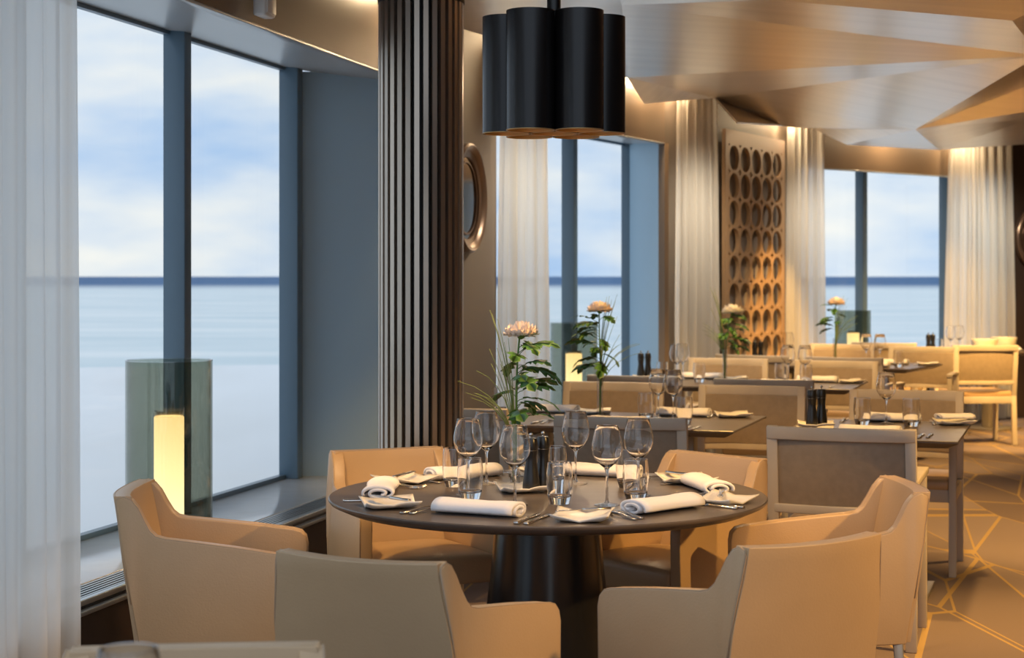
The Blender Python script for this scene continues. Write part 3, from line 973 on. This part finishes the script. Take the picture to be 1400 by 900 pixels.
slab_table((5.02, 15.83), (-0.50, 0.60), 1.50, 'dark table with cream bowl under the far curtain')

# ------------------------------------------------------------------ glassware
def make_wine(label, group):
    t = thing('wine_glass', label, 'wine glass', (0, 0, 0), 0, group)
    o_ = [(0.006, 0.112), (0.014, 0.118), (0.030, 0.132), (0.042, 0.150), (0.0475, 0.170), (0.047, 0.190), (0.042, 0.215), (0.0355, 0.243)]
    i_ = [(r - 0.0011, z) for r, z in o_[::-1][:-2]] + [(0.012, 0.1205), (0, 0.117)]
    lathe('bowl', [(0, 0.110)] + o_ + [(o_[-1][0] - 0.0006, 0.2437)] + i_, 'solid_glass', t, None, 40)
    lathe('stem', [(0, 0.006), (0.0075, 0.008), (0.0045, 0.018), (0.0036, 0.04), (0.0036, 0.085), (0.0045, 0.102), (0.008, 0.113), (0, 0.1135)], 'solid_glass', t, None, 16)
    lathe('foot', [(0, 0), (0.039, 0.0), (0.040, 0.0015), (0.036, 0.003), (0.018, 0.0055), (0.006, 0.009), (0, 0.009)], 'thin_glass', t, None, 40)
    lathe('rim', [(0.0352, 0.2425), (0.0362, 0.2430), (0.0362, 0.2442), (0.0352, 0.2445)], 'solid_glass', t, None, 40, True, True)
    return t
def make_tumbler(label, group):
    t = thing('water_tumbler', label, 'tumbler', (0, 0, 0), 0, group)
    o_ = [(0.029, 0.0), (0.032, 0.004), (0.038, 0.03), (0.041, 0.065), (0.0405, 0.095), (0.037, 0.128)]
    i_ = [(0.0355, 0.1285), (0.0390, 0.095), (0.0394, 0.065), (0.0362, 0.031)]
    lathe('wall', [(0.0365, 0.026)] + o_[3:] + i_[:4], 'solid_glass', t, None, 40, True, True)
    lathe('base', [(0, 0.0), (0.027, 0.0), (0.030, 0.002), (0.0375, 0.028), (0.0355, 0.031), (0.02, 0.024), (0, 0.021)], 'solid_glass', t, None, 32)
    lathe('rim', [(0.0352, 0.1275), (0.0374, 0.1275), (0.0374, 0.1292), (0.0352, 0.1292)], 'solid_glass', t, None, 40, True, True)
    return t
# ------------------------------------------------------------------ pepper and salt mills
def make_mill(label, group):
    t = thing('pepper_mill', label, 'pepper mill', (0, 0, 0), 0, group)
    lathe('body', [(0, 0), (0.027, 0), (0.028, 0.006), (0.027, 0.03), (0.022, 0.065), (0.0185, 0.09), (0.0185, 0.105), (0.021, 0.122), (0.022, 0.128), (0, 0.128)], 'mill_black', t, None, 28)
    h = lathe('head', [(0, 0.129), (0.021, 0.129), (0.0225, 0.135), (0.0205, 0.160), (0.017, 0.168), (0, 0.170)], 'mill_black', t, None, 28)
    lathe('collar', [(0, 0.1275), (0.0205, 0.1275), (0.0205, 0.1298), (0, 0.1298)], 'steel', t, None, 28)
    lathe('knob', [(0, 0.169), (0.003, 0.169), (0.003, 0.173), (0.006, 0.176), (0.007, 0.180), (0.005, 0.184), (0, 0.186)], 'steel', h, None, 16)
    return t
# ------------------------------------------------------------------ wavy bread plate
def make_plate(label, group, size=0.17, knife=True):
    t = thing('bread_plate', label, 'plate', (0, 0, 0), 0, group)
    n = 14
    bm = bmesh.new()
    def hgt(u, v):
        e = max(abs(u), abs(v))
        return 0.006 + 0.026 * (e ** 3) * (0.25 + 0.75 * abs(u * v)) + 0.006 * math.sin(u * 3.0 + 1) * e * e
    T_, B_ = [], []
    for j in range(n + 1):
        for i in range(n + 1):
            u, v = -1 + 2 * i / n, -1 + 2 * j / n
            k = 1 - 0.07 * (1 - (u * u if abs(v) > abs(u) else v * v)) * max(abs(u), abs(v)) ** 4
            x, y, z = u * size / 2 * k, v * size / 2 * k, hgt(u, v)
            T_.append(bm.verts.new((x, y, z)))
            B_.append(bm.verts.new((x * .98, y * .98, max(0.0003, z - 0.0055))))
    W = n + 1
    for j in range(n):
        for i in range(n):
            q = (j * W + i, j * W + i + 1, (j + 1) * W + i + 1, (j + 1) * W + i)
            bm.faces.new([T_[k] for k in q]); bm.faces.new([B_[k] for k in q[::-1]])
    edge = [i for i in range(W)] + [j * W + n for j in range(1, W)] + [n * W + i for i in range(n - 1, -1, -1)] + [j * W for j in range(n - 1, 0, -1)]
    for a, b in zip(edge, edge[1:] + edge[:1]):
        bm.faces.new((T_[a], B_[a], B_[b], T_[b]))
    from_bm('dish', bm, 'porcelain', t, None, 0, True)
    return t
# ------------------------------------------------------------------ rolled linen napkin (lies along local x)
def make_napkin(label, group, ln=0.26, r=0.034):
    t = thing('rolled_napkin', label, 'napkin', (0, 0, 0), 0, group)
    path = []
    turns, n = 1.75, 46
    for i in range(n + 1):
        a = 2 * PI * turns * i / n
        rr = r * (0.30 + 0.70 * i / n)
        x_, z_ = math.cos(a - 1.2) * rr * 1.5, math.sin(a - 1.2) * rr * 0.66
        path.append((x_, z_))
    th = 0.0085
    zmin = min(p[1] for p in path) - th / 2
    r2 = random.Random(5)
    seg = 10
    bm = bmesh.new()
    L_ = []
    for s in range(seg + 1):
        f = s / seg
        xx = -ln / 2 + ln * f
        wob = 1 + 0.07 * math.sin(f * 7 + 1) + 0.03 * math.sin(f * 17)
        ring = []
        for i, (y, z) in enumerate(path):
            a, b = path[max(i - 1, 0)], path[min(i + 1, n)]
            tx, tz = b[0] - a[0], b[1] - a[1]
            l = math.hypot(tx, tz) or 1
            nx_, nz_ = -tz / l, tx / l
            # an inner layer ends a little further out: telescoped end
            ex_ = (0.008 * (1 - i / n)) * (1 if f > 0.5 else -1) * (abs(2 * f - 1) ** 4)
            ring.append(((xx + ex_, (y + nx_ * th / 2) * wob, (z + nz_ * th / 2 - zmin) * (1 + 0.4 * (wob - 1))), (xx + ex_, (y - nx_ * th / 2) * wob, (z - nz_ * th / 2 - zmin) * (1 + 0.4 * (wob - 1)))))
        L_.append([(bm.verts.new(p), bm.verts.new(q)) for p, q in ring])
    for s in range(seg):
        A_, B_ = L_[s], L_[s + 1]
        for i in range(n):
            bm.faces.new((A_[i][0], A_[i + 1][0], B_[i + 1][0], B_[i][0]))
            bm.faces.new((A_[i + 1][1], A_[i][1], B_[i][1], B_[i + 1][1]))
        for i in (0, n):
            bm.faces.new((A_[i][0], B_[i][0], B_[i][1], A_[i][1]))
    for s in (0, seg):
        for i in range(n):
            bm.faces.new((L_[s][i][0], L_[s][i + 1][0], L_[s][i + 1][1], L_[s][i][1]))
    from_bm('linen_roll', bm, 'napkin', t, None, 0, True)
    return t
# ------------------------------------------------------------------ cutlery (lies along local y, tip at +y)
def strip(bm, sec, th=0.0025):
    """sec: list of (y, half width, z, x offset)"""
    rings = []
    for y, hw, z, x in sec:
        rings.append([bm.verts.new(p) for p in ((x - hw, y, z), (x + hw, y, z), (x + hw * .8, y, z + th), (x - hw * .8, y, z + th))])
    for A_, B_ in zip(rings, rings[1:]):
        for i in range(4):
            bm.faces.new((A_[i], A_[(i + 1) % 4], B_[(i + 1) % 4], B_[i]))
    bm.faces.new(rings[0][::-1]); bm.faces.new(rings[-1])
def make_fork(label, group):
    t = thing('fork', label, 'fork', (0, 0, 0), 0, group)
    bm = bmesh.new()
    strip(bm, [(-0.10, 0.006, 0.003, 0), (-0.095, 0.010, 0.003, 0), (-0.06, 0.008, 0.005, 0), (-0.01, 0.0042, 0.010, 0), (0.02, 0.0035, 0.010, 0), (0.032, 0.006, 0.007, 0), (0.045, 0.0125, 0.0035, 0), (0.055, 0.0128, 0.002, 0)])
    from_bm('handle', bm, 'steel', t, None, 0, True)
    for k in range(4):
        bm = bmesh.new()
        x = -0.0105 + 0.007 * k
        strip(bm, [(0.053, 0.0024, 0.0022, x), (0.075, 0.0020, 0.0025, x * .97), (0.10, 0.0010, 0.009, x * .95)], 0.002)
        from_bm('tine', bm, 'steel', t, None, 0, True)
    return t
def make_knife(label, group, k=1.0):
    t = thing('table_knife', label, 'knife', (0, 0, 0), 0, group)
    bm = bmesh.new()
    strip(bm, [(-0.11 * k, 0.006, 0.001, 0), (-0.105 * k, 0.0095, 0.0005, 0), (-0.05 * k, 0.008, 0.0005, 0), (-0.01 * k, 0.0065, 0.001, 0), (0.0, 0.0055, 0.002, 0)], 0.0065)
    from_bm('handle', bm, 'steel', t, None, 0, True)
    bm = bmesh.new()
    strip(bm, [(-0.002, 0.005, 0.003, 0), (0.01, 0.0085, 0.003, 0.001), (0.07 * k, 0.0098, 0.003, 0.002), (0.098 * k, 0.007, 0.003, 0.0005), (0.11 * k, 0.001, 0.003, -0.004)], 0.0016)
    from_bm('blade', bm, 'steel', t, None, 0, True)
    return t

PROTO = {}
def put(kind, maker, loc, rotz, label, group, z=TZ):
    """first call builds the thing, later calls copy it with its parts."""
    loc = (loc[0], loc[1], z)
    if kind not in PROTO:
        t = maker(label, group)
        t.location = loc; t.rotation_euler = (0, 0, rotz)
        PROTO[kind] = t
        return t
    return dup(PROTO[kind], loc, rotz, label, group)
def wine(loc, label, group): return put('wine', make_wine, loc, 0, label, group, TZ + 0.0005)
def tumb(loc, label, group): return put('tumb', make_tumbler, loc, 0, label, group, TZ + 0.0005)
def mill(loc, label, group, z=TZ): return put('mill', make_mill, loc, 0, label, group, z)
def plate(loc, rz, label, group, z=TZ): return put('plate', make_plate, loc, rz, label, group, z + 0.0003)
def nap(loc, rz, label, group, z=TZ): return put('napkin', make_napkin, loc, rz, label, group, z)
def fork(loc, rz, label, group, z=TZ): return put('fork', make_fork, loc, rz, label, group, z)
def knife(loc, rz, label, group, z=TZ): return put('knife', make_knife, loc, rz, label, group, z)
def bknife(loc, rz, label, group, z=TZ): return put('bknife', lambda a, b: make_knife(a, b, 0.8), loc, rz, label, group, z)

# round table: six covers
seats = [(245, 'pale-backed armchair'), (312, 'orange-lit armchair'), (12, 'aisle armchair'), (66, 'armchair before wooden chairs'), (122, 'armchair by the column'), (180, 'armchair by the lantern')]
def RT(a, r): return (TX + math.cos(R(a)) * r, TY + math.sin(R(a)) * r)
for a, who in seats:
    inw = R(a + 180) - PI / 2           # local +y points to the table centre
    rr = 0.53 if a in (66, 122, 180, 12) else 0.50
    nap(RT(a, rr), inw, 'white rolled napkin on round table facing the ' + who, 'napkins on the round table')
    p = RT(a - 33, 0.57)
    plate(p, inw + R(38), 'wavy square bread plate on round table for the ' + who, 'bread plates on the round table')
    bknife(p, inw + R(70), 'butter knife lying across bread plate for the ' + who, 'butter knives on the round table', TZ + 0.0255)
    for k, da in enumerate((-20.0, -17.0)):
        fork(RT(a + da - 0.5, 0.53 - 0.012 * k), inw - R(14), 'steel fork beside round-table napkin of the ' + who, 'forks on the round table')
    for k, da in enumerate((18.0, 21.0) if a > 200 else (17.5,)):
        knife(RT(a + da, 0.555 + 0.01 * k), inw + R(6), 'steel table knife beside round-table napkin of the ' + who, 'knives on the round table')
for (x, y), q in zip([(-.254, -.015), (-.20, .27), (-.105, -.26), (.10, .27), (.176, -.26), (.29, -.02)], (5, 4, 0, 3, 1, 2)):
    wine((TX + x, TY + y), 'clear wine glass on round table set for the ' + seats[q][1], 'wine glasses on the round table')
for (x, y), q in zip([(-.245, -.125), (-.305, .19), (.032, -.235), (.03, .235), (.27, .165), (.272, -.15)], (5, 4, 0, 3, 2, 1)):
    tumb((TX + x, TY + y), 'clear water tumbler on round table set for the ' + seats[q][1], 'tumblers on the round table')
plate((TX - .075, TY + .075), R(12), 'wavy square dish carrying black mills on round table', None)
mill((TX - .052, TY + .055), 'black pepper mill nearer the dish corner on round table', 'mills on the round table', TZ + 0.0075)
mill((TX - .012, TY + .112), 'black salt mill tucked behind its twin on round table', 'mills on the round table', TZ + 0.0075)
wine((-0.47, 2.06), 'blurred wine glass on small round table', None)

# other tables
def cover(items, where, e=(0.317, 0.948)):
    ang = math.atan2(-e[0], e[1])
    for kind, x, y, *rest in items:
        r = rest[0] if rest else 0
        end = ' ' + rest[1] if len(rest) > 1 else ''
        if kind == 'w': wine((x, y), 'clear wine glass on ' + where + end, 'wine glasses on ' + where)
        if kind == 't': tumb((x, y), 'clear water tumbler on ' + where + end, 'tumblers on ' + where)
        if kind == 'n': nap((x, y), ang + R(r), 'rolled napkin on ' + where + end, 'napkins on ' + where)
        if kind == 'p': plate((x, y), ang + R(r), 'wavy bread plate on ' + where + end, 'bread plates on ' + where)
        if kind == 'f': fork((x, y), ang + R(r), 'steel fork on ' + where, 'forks on ' + where)
        if kind == 'k': knife((x, y), ang + R(r), 'steel knife on ' + where, 'knives on ' + where)
        if kind == 'm':
            plate((x, y), ang + R(10), 'wavy dish under the mills on ' + where, None)
            mill((x - 0.022, y - 0.015), 'black pepper mill fully seen on dish on ' + where, 'mills on ' + where, TZ + 0.0075)
            mill((x + 0.030, y + 0.030), 'black salt mill partly behind its twin on ' + where, 'mills on ' + where, TZ + 0.0075)
cover([('m', 1.41, 7.80), ('t', 1.645, 7.90, 0, 'between mills and wine glass'), ('w', 1.775, 7.98), ('t', 1.86, 7.84, 0, 'beside its yellow-lit napkin'), ('n', 1.83, 8.10, 0, 'behind its wine glass'), ('p', 2.09, 7.94, 20, 'under yellow-lit napkin'), ('f', 2.00, 7.99, 8), ('k', 1.79, 7.36), ('k', 1.83, 7.37), ('n', 1.58, 7.42, 0, 'close behind a chair rail'), ('f', 1.60, 8.12), ('p', 1.36, 7.50, 15, 'hidden behind chair rail'), ('f', 1.45, 7.48)],
      'the two-seat table')
yn = nap((2.09, 7.945), math.atan2(-.317, .948) + R(25), 'napkin lit yellow lying across bread plate on the two-seat table', None, TZ + 0.026)
yn.scale = (0.62, 1.1, 0.62)
PROTO_last = None
cover([('t', .655, 8.22, 0, 'at its aisle end'), ('w', .72, 8.28, 0, 'at its aisle end'), ('w', .785, 8.20, 0, 'at its aisle end'), ('t', .815, 7.96, 0, 'at its aisle end'), ('n', .86, 8.42, 0, 'at its aisle end'), ('p', 1.10, 8.36, 20, 'at its aisle end'), ('f', 1.0, 8.40), ('k', .80, 7.74), ('k', .84, 7.73), ('p', .42, 8.55, 15, 'beside the bud vase'), ('n', .21, 8.63, 0, 'at its window end'), ('t', -.065, 8.62, 0, 'at its window end'), ('w', .02, 8.66, 0, 'at its window end'), ('k', .13, 8.08), ('f', .17, 8.07), ('n', .50, 7.90, 0, 'before the pale-railed wooden armchair'), ('p', -.12, 8.20, 0, 'at its window end')],
      'the pink-flower table')
cover([('w', 1.155, 11.38, 0, 'at its window end'), ('w', 1.10, 11.24, 0, 'at its window end'), ('t', 1.235, 11.10, 0, 'at its window end'), ('t', 1.00, 11.20, 0, 'at its window end'), ('p', 1.50, 11.32, 15, 'beside the bud vase'), ('n', 1.30, 11.48, 0, 'at its window end'), ('t', 1.765, 11.05, 0, 'at its aisle end'), ('w', 1.835, 11.18, 0, 'at its aisle end'), ('w', 1.93, 11.08, 0, 'at its aisle end'), ('t', 1.905, 10.90, 0, 'at its aisle end'), ('n', 2.02, 11.12, 0, 'at its aisle end'), ('p', 2.22, 11.03, 20, 'at its aisle end'), ('f', 2.14, 11.08), ('m', .90, 11.48), ('n', 1.72, 10.72), ('k', 2.02, 10.62)],
      'the white-flower table')
cover([('m', 1.97, 13.50), ('t', 2.82, 13.12, 0, 'at its aisle end'), ('w', 2.90, 13.26, 0, 'at its aisle end'), ('t', 2.985, 12.98, 0, 'at its aisle end'), ('w', 2.80, 13.30, 0, 'at its aisle end'), ('n', 3.02, 13.38, 0, 'at its aisle end'), ('p', 3.27, 13.22, 20), ('f', 3.20, 13.26), ('n', 2.78, 12.99), ('t', 2.2, 13.55, 0, 'at its window end'), ('w', 2.24, 13.65, 0, 'at its window end')],
      'the table below far window', (0.5, 0.866))
cover([('m', 3.78, 15.20), ('w', 4.02, 15.42), ('w', 4.12, 15.50), ('t', 3.90, 15.38), ('n', 4.13, 15.22), ('n', 4.62, 15.66)], 'the bowl table', (-0.64, 0.768))
def bowl(loc, label):
    t = thing('serving_bowl', label, 'bowl', (*loc, TZ))
    lathe('body', [(0, 0), (0.085, 0), (0.10, 0.012), (0.122, 0.115), (0.122, 0.12), (0.117, 0.12), (0.096, 0.016), (0, 0.010)], 'bowl_white', t, None, 48)
    lathe('rim', [(0.117, 0.119), (0.1235, 0.119), (0.1235, 0.1235), (0.117, 0.1235)], 'porcelain', t, None, 48, True, True)
    return t
bowl((4.33, 15.42), 'cream serving bowl glowing yellow on the bowl table')
bowl((4.66, 15.94), 'cream serving bowl near the dark wall on the bowl table')

# ------------------------------------------------------------------ vases with a flower and grass
def leaf_mesh():
    """a lobed chrysanthemum leaf along +x, folded and drooping"""
    bm = bmesh.new()
    hw = [0.004, 0.008, 0.030, 0.018, 0.040, 0.022, 0.034, 0.016, 0.020, 0.0]
    n = len(hw)
    mid, lf, rt = [], [], []
    for i, w in enumerate(hw):
        u = i / (n - 1)
        x = 0.10 * u
        z = 0.018 * math.sin(u * 2.2) - 0.035 * u * u
        mid.append(bm.verts.new((x, 0, z)))
        if w:
            dx = 0.010 if w > 0.025 else 0
            lf.append(bm.verts.new((x + dx, w * .8, z + 0.006 - 0.012 * (w / .04)))); rt.append(bm.verts.new((x + dx, -w * .8, z + 0.006 - 0.012 * (w / .04))))
        else:
            lf.append(mid[-1]); rt.append(mid[-1])
    for i in range(n - 1):
        for S in (lf, rt):
            q = [mid[i], mid[i + 1], S[i + 1], S[i]]
            q2 = []
            for v in q:
                if v not in q2: q2.append(v)
            bm.faces.new(q2)
    me = bpy.data.meshes.new('leaf'); bm.to_mesh(me); bm.free()
    for p in me.polygons: p.use_smooth = True
    me.materials.append(MATS['leaf_green'])
    return me
LEAF = leaf_mesh()
def petals(bm, r, layers, rr):
    """a flat dome of narrow incurved petals"""
    for li in range(layers):
        f = li / (layers - 1)
        el = -0.30 + 1.75 * f
        n = max(6, int(24 * math.cos(max(0, el)) + 2))
        for k in range(n):
            a = 2 * PI * (k + 0.5 * (li % 2)) / n + rr.uniform(-.1, .1)
            e = el + rr.uniform(-.24, .24)
            q = r * rr.uniform(.82, 1.12)
            tip = Vector((math.cos(e) * q, 0, 0.012 + math.sin(e) * q * 0.60))
            root = Vector((0.10 * tip.x, 0, 0.004))
            ctrl = Vector((tip.x * 0.95 + 0.004, 0, tip.z * 0.35 - 0.003))
            w = r * 0.135
            ca, sa = math.cos(a), math.sin(a)
            prev = None
            for j in range(5):
                s_ = j / 4
                p = root * (1 - s_) ** 2 + ctrl * 2 * s_ * (1 - s_) + tip * s_ * s_
                ww = w * (0.5, 0.85, 1.0, 0.9, 0.3)[j]
                row = []
                for t_, up in ((-1, .0035), (0, 0), (1, .0035)):
                    row.append(bm.verts.new((p.x * ca - ww * t_ * sa, p.x * sa + ww * t_ * ca, p.z + up)))
                if prev:
                    bm.faces.new((prev[0], prev[1], row[1], row[0])); bm.faces.new((prev[1], prev[2], row[2], row[1]))
                prev = row
def bouquet(base, head, seed, where, petal='petal', grass_dir=PI, hr=0.055, lo=0.30, nleaf=11, vase_h=0.215):
    """head: offset of the bloom from the vase foot; grass fans out towards grass_dir"""
    rr = random.Random(seed)
    v = thing('bud_vase', 'slim clear glass bud vase on ' + where, 'vase', (*base, TZ + 0.0005))
    lathe('wall', [(0.0165, 0.012), (0.0150, 0.10), (0.0165, vase_h), (0.0155, vase_h), (0.014, 0.10), (0.0155, 0.012)], 'thin_glass', v, None, 28, True, True)
    lathe('foot', [(0, 0), (0.028, 0), (0.028, 0.003), (0.017, 0.012), (0, 0.012)], 'solid_glass', v, None, 28)
    f = thing('chrysanthemum', ('pale pink' if petal == 'petal' else 'white') + ' chrysanthemum standing in bud vase on ' + where, 'flower', (*base, TZ + 0.016))
    hx, hy, hz = head
    pts = []
    for i in range(13):
        s = i / 12
        k = max(0, (s - 0.25) / 0.75)
        pts.append((hx * k * k + 0.004 * math.sin(s * 5), hy * k * k, hz * s))
    tube('stem', pts, [0.0038] * 9 + [0.0032] * 4, 'stem_green', f, 8)
    bm = bmesh.new()
    petals(bm, hr, 8, rr)
    hd = from_bm('flower_head', bm, petal, f, (hx, hy, hz - 0.004), 0, True, False)
    lathe('calyx', [(0, -0.012), (0.010, -0.008), (0.016, 0.002), (0, 0.004)], 'stem_green', hd, None, 14)
    for k in range(nleaf):
        s = lo + (0.93 - lo) * k / (nleaf - 1)
        i = min(11, int(s * 12)); p = Vector(pts[i]).lerp(Vector(pts[i + 1]), s * 12 - i)
        a = k * 2.4 + rr.uniform(-.4, .4)
        if abs(((a - grass_dir + PI) % (2 * PI)) - PI) < 0.9:
            a += PI * .8
        o = link('leaf', LEAF, None, f)
        stalk = rr.uniform(.015, .04)
        sc = rr.uniform(.85, 1.25) * (1.2 - 0.5 * max(0, s - .5))
        end = p + Vector((math.cos(a), math.sin(a), 0.55)) * stalk
        tube('leaf_stalk', [p, p.lerp(end, .5) + Vector((0, 0, .003)), end], 0.0014, 'stem_green', o, 5)
        st = o.children[0]
        o.location = end
        o.rotation_euler = (rr.uniform(-.5, .5), rr.uniform(-.25, .35), a)
        o.scale = (sc,) * 3
        st.matrix_parent_inverse = (Matrix.Translation(end) @ o.rotation_euler.to_matrix().to_4x4() @ Matrix.Scale(sc, 4)).inverted()
    g = thing('grass_sprig', 'arching grass blades standing in bud vase on ' + where, 'grass', (*base, TZ + 0.016))
    for k in range(17):
        a = grass_dir + rr.uniform(-.55, .55)
        h = rr.uniform(.34, .62); sp = rr.uniform(.02, .11)
        if k > 10:
            h = rr.uniform(.34, .46); sp = rr.uniform(.10, .20)
        path = []
        for i in range(9):
            s = i / 8
            q = max(0, s - .3) / .7
            path.append((math.cos(a) * (sp * q ** 1.8) + 0.006 * math.cos(a + 1), math.sin(a) * sp * q ** 1.8 + 0.006 * math.sin(a + 1), h * (s - (0.18 if k > 10 else 0) * q ** 3)))
        tube('blade', path, [0.0023 * (1 - .8 * i / 8) + .0004 for i in range(9)], 'grass_green', g, 5)
bouquet((0.010, 5.60), (0.020, -0.01, 0.490), 4, 'the round table', 'petal', PI * 0.98, 0.058, 0.40, 20)
bouquet((0.435, 8.32), (0.0, 0.0, 0.515), 9, 'the pink-flower table', 'petal', 0.35, 0.062, 0.42, 20)
bouquet((1.415, 11.18), (0.05, 0.0, 0.445), 12, 'the white-flower table', 'petal_white', 2.6, 0.075, 0.45, 18)
bouquet((2.535, 13.20), (0.01, 0.0, 0.47), 21, 'the table below far window', 'petal', 0.3, 0.07, 0.55, 9)
